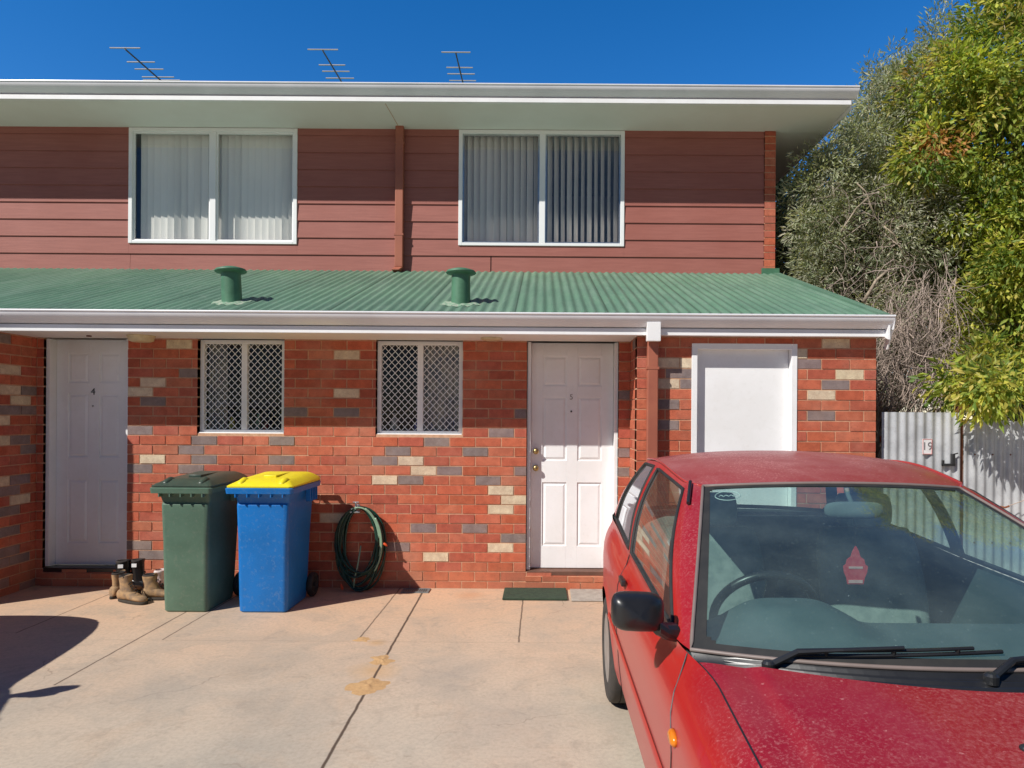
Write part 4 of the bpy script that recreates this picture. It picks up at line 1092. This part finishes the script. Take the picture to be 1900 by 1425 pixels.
    # rear glass
    def rg(u,v,off=0):
        a=2*u-1; hw=lerp(.700,.540,v); e=a*a
        return Vector((a*hw,lerp(lerp(-1.695,-1.80,e),lerp(-2.015,-2.08,e),v)+off,lerp(lerp(.968,.95,e),lerp(1.33,1.295,e),v)+off*.5))
    g=MB(); g.grid(lambda u,v:rg(u,v),20,10); rgo=fin(g,'rear_window',M['carglass'],outward=CEN,smooth=True)
    g=MB(); g.grid(lambda u,v:rg(u,v,.002),60,40,skip=band(rg,.05,.08,.10,0)); fin(g,'rear_window_border',M['rubber'],outward=CEN,smooth=True)
    # side windows with rubber edges
    for s in (-1,1):
        for c0,c1 in ((1,2),(3,4)):
            g=MB()
            # quarter glass tapers to the rear
            def f(u,v,off=0,c0=c0,c1=c1):
                q=side(s,c0+(c1-c0)*u,lerp(VW[0],VW[1],v)); return (q[0]-s*(.004-off),q[1],q[2])
            g.grid(lambda u,v:f(u,v),12,12); w_=fin(g,'side_window',M['carside'],outward=CEN,smooth=True)
            g=MB(); pr=[f(u,0,.004) for u in np.linspace(0,1,12)]+[f(1,v,.004) for v in np.linspace(.05,1,10)]+[f(u,1,.004) for u in np.linspace(.95,0,12)]+[f(0,v,.004) for v in np.linspace(.95,.05,10)]
            g.tube(pr,.008,6,closed=True); fin(g,'window_seal',M['rubber'],w_,smooth=True)
    # roof drip rails
    for s in (-1,1):
        g=MB(); g.tube([(s*(tx_(v)+.003),ty_(v),tz_(v)+.003) for v in np.linspace(.0,.98,30)],.006,6); fin(g,'roof_rail',paint,smooth=True)
    # cowl
    g=MB()
    def cowl(u,v):
        a=2*u-1; A_=Vector(hood(u,1)); B_=ws(u,0,0)
        z=lerp(A_.z-.012,B_.z-.004,v)+.004*math.sin(v*PI*9)*(1 if abs(a)<.9 else 0)-.012*math.sin(PI*v)
        return (lerp(A_.x,B_.x,v),lerp(A_.y,B_.y,v),z)
    g.grid(cowl,40,36); fin(g,'cowl',M['black'],outward=CEN,smooth=False)
    # wipers
    def wiper(u0,u1,v1,parent_name):
        W=MB(); a=ws(u0,-.035,.012); b=ws(lerp(u0,u1,.55),v1*.62,.040)
        W.lathe([(.018,-.012),(.018,.008),(.012,.014),(0,.016)],Matrix.Translation(a),16)
        W.tube([a,ws(lerp(u0,u1,.12),v1*.15,.030),ws(lerp(u0,u1,.3),v1*.36,.036),b],[.010,.009,.006,.005],8)
        bl=[ws(lerp(u0,u1,t),v1*(.10+.9*t**.8),.012) for t in np.linspace(.10,1,14)]
        W.tube(bl,.0055,6)
        W.tube([p+Vector((0,-.004,.014)) for p in bl[2:-2]],.005,6)
        for i in (2,6,10): W.tube([bl[i],bl[i]+Vector((0,-.004,.016))],.006,6)
        fin(W,'wiper',M['black'])
    wiper(.125,.53,.055,0); wiper(.475,.90,.05,0)
    # washer jet
    for x in (-.18,.18):
        g=MB(); h=Vector(hood(.5+x/1.46,.80)); g.lathe([(.014,-.004),(.012,.005),(.006,.009),(0,.010)],Matrix.Translation(h),12)
        fin(g,'washer_jet',M['black'],smooth=True)
    # door mirrors
    for s in (-1,1):
        g=MB(); rings=[]
        for k in range(9):
            a=-PI/2+PI*k/8; d=math.sin(a); r=math.cos(a)**.55
            rings.append([ (s*(.885+(.083*r*math.copysign(abs(math.cos(t))**.5,math.cos(t)))+.010*0),-4.00+.052*d-(.018*math.cos(t)*r if True else 0),.968+.058*r*math.copysign(abs(math.sin(t))**.5,math.sin(t))-.010*math.cos(t)*-1*r) for t in [2*PI*q/28 for q in range(28)]])
        rings[0]=rings[0]; g.loft(rings)
        mo1=fin(g,'door_mirror',M['black'],smooth=True)
        g=MB(); g.loft([[(s*(x+ax*math.cos(t)*.4),y+.030*math.cos(t),z+ax*math.sin(t)) for t in [2*PI*q/12 for q in range(12)]] for x,y,z,ax in ((.83,-4.0,.925,.028),(.80,-3.99,.905,.026),(.765,-3.97,.895,.03))])
        q0,q1,q2=side(s,1.0,.0),side(s,1.17,.0),side(s,1.0,.55)
        o_=s*.006
        g.add([(q0[0]+o_,q0[1],q0[2]-.01),(q1[0]+o_,q1[1]+.02,q1[2]-.005),(q2[0]+o_,q2[1]+.02,q2[2])],[(0,1,2)])
        fin(g,'mirror_bracket',M['black'],mo1,smooth=False,fix=False)
        g=MB(); g.lathe([(.0,.0),(.040,0)],Matrix.Translation((s*.878,-3.944,.972))@Matrix.Rotation(PI/2,4,'X')@Matrix.Scale(1.6,4,(1,0,0)),20); fin(g,'mirror_glass',M['lens'],mo1,fix=False)
    # indicators, lamps, grille, bumper trims, plates
    for s in (-1,1):
        y=-4.36 ; 
        y=-4.24
        g=MB(); g.loft([[(s*(Wf(y)*.997-.002+o),y-.0+ay*math.cos(t),.700+az*math.sin(t)) for t in [2*PI*q/16 for q in range(16)]] for o,ay,az in ((0,.036,.021),(.010,.034,.019),(.016,.024,.012))]); fin(g,'side_indicator',M['amber'],smooth=True)
        def NP(u,v,off): 
            q=Vector(nose(u,v)); return q+Vector((0,-off,0))
        ua,ub=(.03,.24) if s<0 else (.76,.97)
        g=MB(); g.grid(lambda u,v:NP(lerp(ua,ub,u),lerp(.06,.34,v),.006),8,6); fin(g,'headlight',M['lens'],smooth=True)
        def TP(u,v,off): q=Vector(tail(u,v)); return q+Vector((0,off,0))
        g=MB(); g.grid(lambda u,v:TP(lerp(ua,ub,u),lerp(.10,.34,v),.006),8,6); fin(g,'tail_light',M['redlens'],smooth=True)
        g=MB()
        for k in range(2):
            d_=MB()
        h=MB(); yy=-3.02; q=Wf(yy)*.985
        h.box((s*(q-.004),yy-.09,.815),(s*(q+.016),yy+.02,.84)); fin(h,'door_handle',M['black'],bevel=.004)
    g=MB(); g.grid(lambda u,v:tuple(Vector(nose(lerp(.27,.73,u),lerp(.10,.24,v)))+Vector((0,-.004,0))),16,4); fin(g,'grille',M['black'],smooth=True)
    g=MB(); g.grid(lambda u,v:tuple(Vector(nose(lerp(.2,.8,u),lerp(.72,.9,v)))+Vector((0,-.004,0))),16,4); fin(g,'air_intake',M['black'],smooth=True)
    # wheels
    for yw in WY:
        for s in (-1,1):
            Tm=Matrix.Translation((s*.655,yw,WZ))@Matrix.Rotation(s*PI/2,4,'Y')
            g=MB(); P_=[(.185,.010),(.20,0),(.262,.004),(.279,.014),(.285,.03),(.285,.055),(.279,.056),(.279,.062),(.285,.063),(.285,.10),(.279,.101),(.279,.107),(.285,.108),(.285,.135),(.279,.150),(.262,.160),(.20,.164),(.185,.154)]
            g.lathe(P_+[(.185,.010)],Tm,40); ty=fin(g,'wheel',M['tyre'],angle=40)
            g=MB(); g.lathe([(.186,.155),(.176,.150),(.165,.135),(.12,.130),(.06,.140),(.045,.150),(0,.152)],Tm,36)
            for k in range(9):
                a=2*PI*k/9; m4=Tm@Matrix.Rotation(a,4,'Z'); g.box((.055,-.016,.128),(.172,.016,.150),M=m4)
            fin(g,'hubcap',M['wheelrim'],ty,bevel=.003,angle=40)
            g=MB(); g.grid(lambda u,v:(s*lerp(.50,Wf(yw)-.022,u),yw+(RAR+.004)*math.cos(PI*v),WZ-.0+(RAR+.004)*math.sin(PI*v)),2,24)
            g.add([(s*.50,yw-RAR,.2),(s*.50,yw+RAR,.2),(s*.50,yw+RAR,.62),(s*.50,yw-RAR,.62)],[(0,1,2,3)]); fin(g,'wheel_arch',M['rubber'],smooth=False)
    g=MB(); g.box((-.66,-5.45,.19),(.66,-1.85,.24)); fin(g,'underbody',M['rubber'])
    # ---- cabin
    g=MB()
    def dash(u,v):
        a=2*u-1; x=a*.735*(1-.04*v)
        y=np.interp(v,[0,.15,.5,.72,.8,1],[-4.24,-4.15,-3.90,-3.78,-3.76,-3.80]); y+=.15*a*a*max(0,1-v*2)
        z=np.interp(v,[0,.15,.5,.72,.8,1],[.872,.878,.885,.872,.84,.50])
        hump=math.exp(-((x+.37)/.20)**4)*np.interp(v,[0,.22,.45,.68,.76,.8,1],[0,.02,.075,.085,.06,.0,0])
        return (x,y,z+hump)
    g.grid(dash,60,40); fin(g,'dashboard',M['dash'],smooth=True,outward=(0,-3.9,.4))
    g=MB(); R=Matrix.Translation((-.37,-3.60,.845))@Matrix.Rotation(math.radians(-62),4,'X')
    g.tube([R@Vector((.183*math.cos(t),.183*math.sin(t),0)) for t in [2*PI*k/40 for k in range(40)]],.016,10,closed=True)
    g.lathe([(0,.012),(.06,.008),(.07,-.01),(.045,-.04),(0,-.045)],R,24)
    for a in (.15,PI-.15,-PI/2): g.box((.03,-.018,-.012),(.178,.018,.0),M=R@Matrix.Rotation(a,4,'Z'))
    g.tube([R@Vector((0,0,-.03)),R@Vector((0,0,-.22))],.03,10)
    fin(g,'steering_wheel',M['black'],angle=50)
    def cushion(mb,x0,x1,y0,y1,z0,z1,r,lean=0,bul=.02):
        rings=[]
        for k in range(9):
            t=k/8; a=-PI/2+PI*t; e=math.cos(a)**.5; z=lerp(z0,z1,t); cy=(y0+y1)/2+lean*t
            hw=(x1-x0)/2*(.86+.14*e); hd=(y1-y0)/2*(.6+.4*e)
            rings.append([((x0+x1)/2+hw*math.copysign(abs(math.cos(q))**.5,math.cos(q)),cy+hd*math.copysign(abs(math.sin(q))**.6,math.sin(q)),z) for q in [2*PI*j/24 for j in range(24)]])
        mb.loft(rings)
    for s in (-1,1):
        g=MB(); cushion(g,s*.37-.25,s*.37+.25,-3.42,-2.92,.36,.56,.05); cushion(g,s*.37-.24,s*.37+.24,-3.05,-2.90,.50,1.03,.05,lean=.17)
        so_=fin(g,'front_seat',M['seat'],smooth=True)
        g=MB(); cushion(g,s*.37-.13,s*.37+.13,-2.86,-2.76,1.04,1.19,.04,lean=.02); fin(g,'headrest',M['seat'],so_,smooth=True)
    g=MB(); cushion(g,-.62,.62,-2.60,-2.15,.40,.58,.05); cushion(g,-.62,.62,-2.30,-2.16,.55,.98,.05,lean=.12); fin(g,'rear_seat',M['seat'],smooth=True)
    g=MB(); g.box((-.66,-2.12,.955),(.66,-1.82,.965)); g.box((-.70,-3.9,.30),(.70,-1.9,.34))
    for s in (-1,1):
        g.grid(lambda u,v:(s*(.735-.02*math.sin(PI*v)),lerp(-4.1,-1.85,u),lerp(.32,ZT(lerp(-4.1,-1.85,u))-.004,v)),24,6)
    g.box((-.10,-3.8,.34),(.10,-2.9,.48))
    fin(g,'cabin_trim',M['interior'],fix=False)
    g=MB(); g.grid(lambda u,v:tuple(Vector(roof(.02+.96*u,.02+.96*v))-Vector((0,0,.022))),24,16); fin(g,'headliner',M['headliner'],smooth=True)
    g=MB(); rings=[]
    for k in range(7):
        a=-PI/2+PI*k/6; r=math.cos(a)**.5; rings.append([(.113*r*math.copysign(abs(math.cos(t))**.55,math.cos(t)),-3.50+.018*math.sin(a),1.205+.033*r*math.copysign(abs(math.sin(t))**.6,math.sin(t))+.004) for t in [2*PI*q/24 for q in range(24)]])
    g.loft(rings); g.tube([(0,-3.49,1.225),(0,-3.45,1.262),(0,-3.44,1.285)],.009,8); fin(g,'rear_view_mirror',M['headliner'],smooth=True)
    # oval sticker inside the top corner of the windscreen
    def wsv(u,v): return ws(u,v,-.004)
    cu,cv,ru,rv=.085,.915,.042,.040
    g=MB(); n=28; pr=[wsv(cu+ru*math.cos(2*PI*k/n),cv+rv*math.sin(2*PI*k/n)) for k in range(n)]
    g.tube(pr,.0018,4,closed=True)
    for k in range(7): g.tube([wsv(cu-ru*.7+k*ru*.2,cv+rv*.12*((k%2)*2-1)),wsv(cu-ru*.7+(k+.9)*ru*.2,cv-rv*.18*((k%2)*2-1))],.0016,4)
    fin(g,'windscreen_sticker',M['sticker'])
    # windscreen specks of dirt are in the glass; aerial stub on the pillar
    g=MB(); a=side(-1,.45,.80); b=side(-1,.5,.99); g.tube([Vector(a)+Vector((-.006,0,.01)),Vector(b)+Vector((-.008,0,.012))],.007,8); fin(g,'pillar_clip',M['black'])
    return T,ws
XC=1.18
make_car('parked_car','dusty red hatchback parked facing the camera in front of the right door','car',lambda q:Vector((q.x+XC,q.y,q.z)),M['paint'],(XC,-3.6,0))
make_car('parked_car','pale car outside the left edge whose shadow falls on the driveway','car',lambda q:Vector((-4.66-q.x,-7.16-q.y,q.z*1.27)),M['paint2'],(-4.60,-3.5,0))
# air freshener hanging from the mirror
fr=MB(); cx,cy,cz=XC-.006,-3.53,1.0
out=[(-.030,-.062),(.030,-.062),(.034,-.040),(.043,-.018),(.046,.004),(.036,.012),(.032,.030),(.018,.040),(.012,.060),(0,.082),(-.012,.060),(-.018,.040),(-.032,.030),(-.036,.012),(-.046,.004),(-.043,-.018),(-.034,-.040)]
n=len(out); vs=[(cx+x,cy,cz+z) for x,z in out]+[(cx+x,cy+.003,cz+z) for x,z in out]
fr.add(vs,[tuple(range(n)),tuple(range(2*n-1,n-1,-1))]+[(i,(i+1)%n,(i+1)%n+n,i+n) for i in range(n)])
FT=thing('air_freshener','red crown shaped card air freshener hanging from the rear view mirror','air freshener',(cx,cy,cz))
fr.build('card',M['fresh'],FT)
fr=MB(); fr.tube([(cx,cy,cz+.08),(cx+.002,cy+.01,cz+.13),(cx+.004,-3.50,1.19)],.0015,5); fr.build('string',M['black'],FT)
fr=MB(); fr.box((cx-.026,cy-.0015,cz-.058),(cx+.026,cy-.0004,cz-.046)); fr.box((cx-.026,cy-.0015,cz-.004),(cx+.026,cy-.0004,cz+.004)); fr.build('card_band',surf('card_pink',(.8,.45,.45),None,50,.6,0),FT)

# ------------------------------------------------------------------ trees
def leaf_mesh(name,m,pts,dirs,L,Wd,cols,parent,kind=None):
    n=len(pts); L=L.reshape(-1,1); Wd=Wd.reshape(-1,1)
    d=dirs/np.linalg.norm(dirs,axis=1,keepdims=True)
    r=rng.normal(size=(n,3)); s=np.cross(d,r); s/=np.linalg.norm(s,axis=1,keepdims=True)+1e-9
    nn=np.cross(s,d)
    b=pts; t=pts+d*L-nn*L*.12; mid=pts+d*L*.45
    l=mid+s*Wd*.5+nn*Wd*.18; q=mid-s*Wd*.5+nn*Wd*.18
    v=np.stack([b,l,t,q],1).reshape(-1,3).astype(np.float32)
    me=bpy.data.meshes.new(name); me.vertices.add(4*n); me.vertices.foreach_set('co',v.ravel())
    idx=np.arange(n)*4
    tri=np.stack([idx,idx+1,idx+2,idx,idx+2,idx+3],1).reshape(-1).astype(np.int32)
    me.loops.add(6*n); me.loops.foreach_set('vertex_index',tri)
    me.polygons.add(2*n); me.polygons.foreach_set('loop_start',(np.arange(2*n)*3).astype(np.int32)); me.polygons.foreach_set('loop_total',np.full(2*n,3,dtype=np.int32))
    me.update(); me.validate()
    a=me.attributes.new('col','FLOAT_COLOR','FACE'); c=np.concatenate([np.repeat(cols,2,axis=0),np.ones((2*n,1))],1).astype(np.float32); a.data.foreach_set('color',c.ravel())
    me.materials.append(m); o=bpy.data.objects.new(name,me); COL.objects.link(o)
    if parent is not None:
        o.parent=parent
        if parent.type=='EMPTY': o.matrix_parent_inverse=Matrix.Translation(-parent.location)
    if kind: o['kind']=kind
    return o
def clumps(blobs,nc,shell=.55):
    """blobs: (px,py,Y,rx_px,rz_px,ry_m) -> centres, outward dirs"""
    vol=np.array([b[3]*b[4]*b[5] for b in blobs],float)**.8; vol/=vol.sum(); out=[];dr=[]
    for k,b in enumerate(blobs):
        p=F/(D0+b[2]); c=np.array(at(b[0],b[1],b[2])); m=int(nc*vol[k])+1
        v=rng.normal(size=(m,3)); v/=np.linalg.norm(v,axis=1,keepdims=True)
        r=(shell+(1-shell)*rng.random((m,1))**.6)*(1+.12*rng.normal(size=(m,1)))
        out.append(c+v*r*np.array([b[3]/p,b[5],b[4]/p])); dr.append(v)
    return np.concatenate(out),np.concatenate(dr)
def tree(name,label,cat,base,branches,blobs,nc,nl,L,Wd,palette,lm,barkm,droop,spread,shell=.5,orange=None):
    T=thing(name,label,cat,base)
    tr=MB(); base=Vector(base)
    cc,dd=clumps(blobs,nc,shell)
    # trunk and limbs reaching towards clump centres
    top=Vector(branches[0]); R0=branches[1]
    tr.tube([base,base.lerp(top,.35)+Vector((.05,.04,0)),base.lerp(top,.7)+Vector((-.05,.02,0)),top],[R0,R0*.8,R0*.65,R0*.5],12)
    tr.build('trunk',barkm,T,smooth=True)
    lb=MB(); sel=rng.choice(len(cc),size=min(len(cc),branches[2]),replace=False)
    for k in sel:
        e=Vector(cc[k]); st=base.lerp(top,random.uniform(.25,1)); mid=st.lerp(e,.5)+Vector((random.uniform(-.25,.25),random.uniform(-.2,.2),random.uniform(0,.35)))
        pts=[st.lerp(mid,t)*(1-t)+mid.lerp(e,t)*t for t in (0,.2,.4,.6,.8,1)]
        pts=[p+Vector((random.uniform(-.04,.04),)*3) for p in pts]
        r=R0*random.uniform(.12,.3); lb.tube(pts,[r,r*.8,r*.6,r*.42,r*.28,r*.12],5)
    lb.build('limbs',barkm,T,smooth=True)
    n=nc*nl
    k=rng.integers(0,len(cc),n); rad=spread*rng.random((n,1))**.5
    dv=rng.normal(size=(n,3)); dv/=np.linalg.norm(dv,axis=1,keepdims=True)
    P=cc[k]+dv*rad
    dirs=dv*.8+dd[k]*.6+np.array([0,-.15,droop])+rng.normal(size=(n,3))*.35
    pal=np.array(palette); shade=(.65+.7*rng.random(len(cc)))[k]
    ci=rng.integers(0,len(pal),len(cc)); mixk=rng.random(n)<.6
    col=np.where(mixk[:,None],pal[ci[k]],pal[rng.integers(0,len(pal),n)])*shade[:,None]*(.8+.4*rng.random((n,1)))
    if orange:
        for (ox,oy,oY,orad,ocol) in orange:
            o_=np.array(at(ox,oy,oY)); ds=np.linalg.norm((P-o_)[:,[0,2]],axis=1); mk=(ds<orad*(.6+.6*rng.random(n)))&(rng.random(n)<.75); col[mk]=np.array(ocol)*(.7+.6*rng.random((mk.sum(),1)))
    leaf_mesh('crown',lm,P,dirs,L*(.6+.7*rng.random(n)),Wd*(.7+.6*rng.random(n)),np.clip(col,0,1),T)
    return T
YT=1.5
yb=[(1770,185,YT,90,95,.7),(1880,120,YT,130,120,.9),(1850,300,YT,130,120,.9),(1730,290,YT-.2,60,55,.4),(1900,450,YT,115,130,.9),(1870,590,YT-.3,100,110,.8),(1850,690,YT-.8,85,65,.6),(1790,710,YT-1.6,60,38,.25),(1860,725,YT-2.1,80,38,.25),(2080,350,YT,170,380,1.2),(1930,-60,YT,110,120,.8),(1880,500,YT-.6,80,70,.4),(1830,410,YT-.1,70,70,.5)]
tree('leafy_tree','yellow green broad leaved tree rising over the fence at right','tree',(5.6,YT+.3,0),((5.7,YT+.2,3.6),.13,70),yb,1800,44,.092,.033,
 [(.46,.48,.085),(.35,.42,.075),(.53,.50,.10),(.22,.30,.06),(.15,.24,.05),(.54,.46,.13),(.32,.38,.075)],M['leaf'],M['palebark'],-.55,.19,shell=.35,
 orange=[(1718,285,YT,.20,(.50,.24,.08)),(1700,130,YT,.14,(.40,.28,.08)),(1880,650,YT,.14,(.42,.2,.08)),(1850,730,YT,.12,(.4,.2,.08))])
YGt=2.4
gb=[(1600,300,YGt,75,110,1.0),(1535,380,YGt-.4,70,90,.6),(1520,430,YGt-.6,50,70,.4),(1545,480,YGt-.5,70,80,.5),(1525,330,YGt-.5,50,70,.4),(1478,430,YGt+1.6,60,120,.5),(1480,560,YGt+1.4,70,120,.5),(1660,240,YGt,70,110,1.0),(1530,520,YGt-.6,60,80,.4),(1570,600,YGt,110,150,1.1),(1700,420,YGt,110,150,1.2),(1680,620,YGt,120,140,1.2),(1640,430,YGt-.3,110,130,1.0),(1800,500,YGt+.5,150,250,1.0),(1605,190,YGt,28,70,.4),(1645,150,YGt,20,75,.4),(1700,150,YGt,35,80,.4),(1740,90,YGt,40,70,.5)]
tree('willow_myrtle','grey green fine leaved tree behind the house corner','tree',(4.4,YGt+.5,0),((4.4,YGt+.4,3.6),.12,160),gb,3200,46,.075,.0155,
 [(.40,.43,.27),(.48,.49,.35),(.31,.35,.21),(.52,.49,.40),(.24,.28,.17),(.42,.43,.31)],M['greyleaf'],M['twig'],-.3,.15,shell=.25)
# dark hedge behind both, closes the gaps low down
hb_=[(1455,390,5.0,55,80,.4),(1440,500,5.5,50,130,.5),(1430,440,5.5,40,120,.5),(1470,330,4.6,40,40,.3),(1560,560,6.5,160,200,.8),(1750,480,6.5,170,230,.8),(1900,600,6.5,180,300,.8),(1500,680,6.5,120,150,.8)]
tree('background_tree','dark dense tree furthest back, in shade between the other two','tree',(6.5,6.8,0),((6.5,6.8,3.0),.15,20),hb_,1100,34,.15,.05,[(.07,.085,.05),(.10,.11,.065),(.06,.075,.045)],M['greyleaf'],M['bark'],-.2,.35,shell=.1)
# dry twigs: hanging strands
VT=thing('dry_creeper','tangle of dry brown hanging vines over the fence beside the store','creeper',(3.9,1.2,0))
tw=MB(); rr=random.Random(5)
for i in range(1500):
    low=i<1150
    if low: px,py,Y=rr.uniform(1600,1775),rr.uniform(470,735),rr.uniform(.5,1.5)
    else: px,py,Y=rr.uniform(1520,1760),rr.uniform(330,620),rr.uniform(1.3,1.9)
    if low and (px<1640 and py<560 or rr.random()>(py-440)/160): continue
    p=at(px,py,Y); ln=rr.uniform(.25,.8) if low else rr.uniform(.2,.55)
    a=rr.gauss(0,.75) if low else rr.uniform(-1.2,1.2); d=Vector((math.sin(a),rr.uniform(-.3,.3),-math.cos(a)*(1 if low else .6)))
    pts=[p]; 
    for k in range(6):
        d=(d+Vector((rr.uniform(-.6,.6),rr.uniform(-.4,.4),rr.uniform(-.4,.3)))).normalized(); pts.append(pts[-1]+d*ln/6)
    if min(q.z for q in pts)<1.2: continue
    r=rr.uniform(.0018,.0048); tw.tube(pts,[r*1.2,r,r,r*.8,r*.7,r*.5,r*.3],3,cap=False)
tw.build('vines',M['twig'],VT)
for px0,py0,px1,py1,Y,r in ((1602,560,1650,500,1.2,.020),(1690,380,1640,330,1.5,.008),(1560,430,1620,360,1.3,.008),(1640,420,1700,520,1.4,.010),(1590,340,1640,440,1.4,.008)):
    a=at(px0,py0,Y); b=at(px1,py1,Y); m_=a.lerp(b,.5)+Vector((0,0,.06)); tw=MB(); tw.tube([a,a.lerp(m_,.5)+Vector((.02,0,.03)),m_,b],[r,r*.9,r*.8,r*.5],7); tw.build('dead_branch',M['palebark'],VT,smooth=True)

# ------------------------------------------------------------------ light, sky, camera
SD_=Vector((1.18,1.0,-1.40)).normalized()
sun=bpy.data.lights.new('sun','SUN'); sun.energy=5.0; sun.angle=math.radians(.5); sun.color=(1.0,.965,.905)
so=bpy.data.objects.new('sun',sun); COL.objects.link(so); so.rotation_euler=SD_.to_track_quat('-Z','Y').to_euler(); so.location=(-8,-8,10)
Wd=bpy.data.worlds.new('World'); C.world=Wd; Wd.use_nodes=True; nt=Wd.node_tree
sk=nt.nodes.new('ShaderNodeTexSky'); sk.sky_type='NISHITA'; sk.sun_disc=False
sk.sun_elevation=math.asin(-SD_.z); sk.sun_rotation=math.atan2(-SD_.x,-SD_.y)
sk.air_density=1.0; sk.dust_density=.0; sk.ozone_density=3.5; sk.altitude=400
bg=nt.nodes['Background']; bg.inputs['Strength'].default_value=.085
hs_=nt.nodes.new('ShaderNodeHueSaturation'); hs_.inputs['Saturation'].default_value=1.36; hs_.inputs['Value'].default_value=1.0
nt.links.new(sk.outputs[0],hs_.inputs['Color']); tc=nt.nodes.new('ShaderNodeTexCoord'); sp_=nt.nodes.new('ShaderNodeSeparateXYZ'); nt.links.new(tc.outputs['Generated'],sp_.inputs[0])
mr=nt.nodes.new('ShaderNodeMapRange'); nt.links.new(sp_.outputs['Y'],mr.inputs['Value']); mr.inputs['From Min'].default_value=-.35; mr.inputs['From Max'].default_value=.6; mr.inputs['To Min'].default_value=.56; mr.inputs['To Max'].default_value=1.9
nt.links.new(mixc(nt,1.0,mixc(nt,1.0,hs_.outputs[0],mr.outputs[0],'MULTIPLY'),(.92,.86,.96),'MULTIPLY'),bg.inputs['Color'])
cam=bpy.data.cameras.new('camera'); cam.sensor_width=36; cam.lens=36*F/1900; cam.shift_x=-55/1900; cam.shift_y=57.5/1900; cam.clip_start=.05; cam.clip_end=1500
co=bpy.data.objects.new('camera',cam); COL.objects.link(co)
co.matrix_world=Matrix.Translation((0,-D0,H))@Matrix.Rotation(PI/2,4,'X')@Matrix.Rotation(TH,4,'Z')
C.camera=co
C.view_settings.view_transform='Standard'; C.view_settings.look='None'; C.view_settings.exposure=0; C.view_settings.gamma=1
C.cycles.max_bounces=8; C.cycles.transparent_max_bounces=16; C.cycles.use_denoising=True
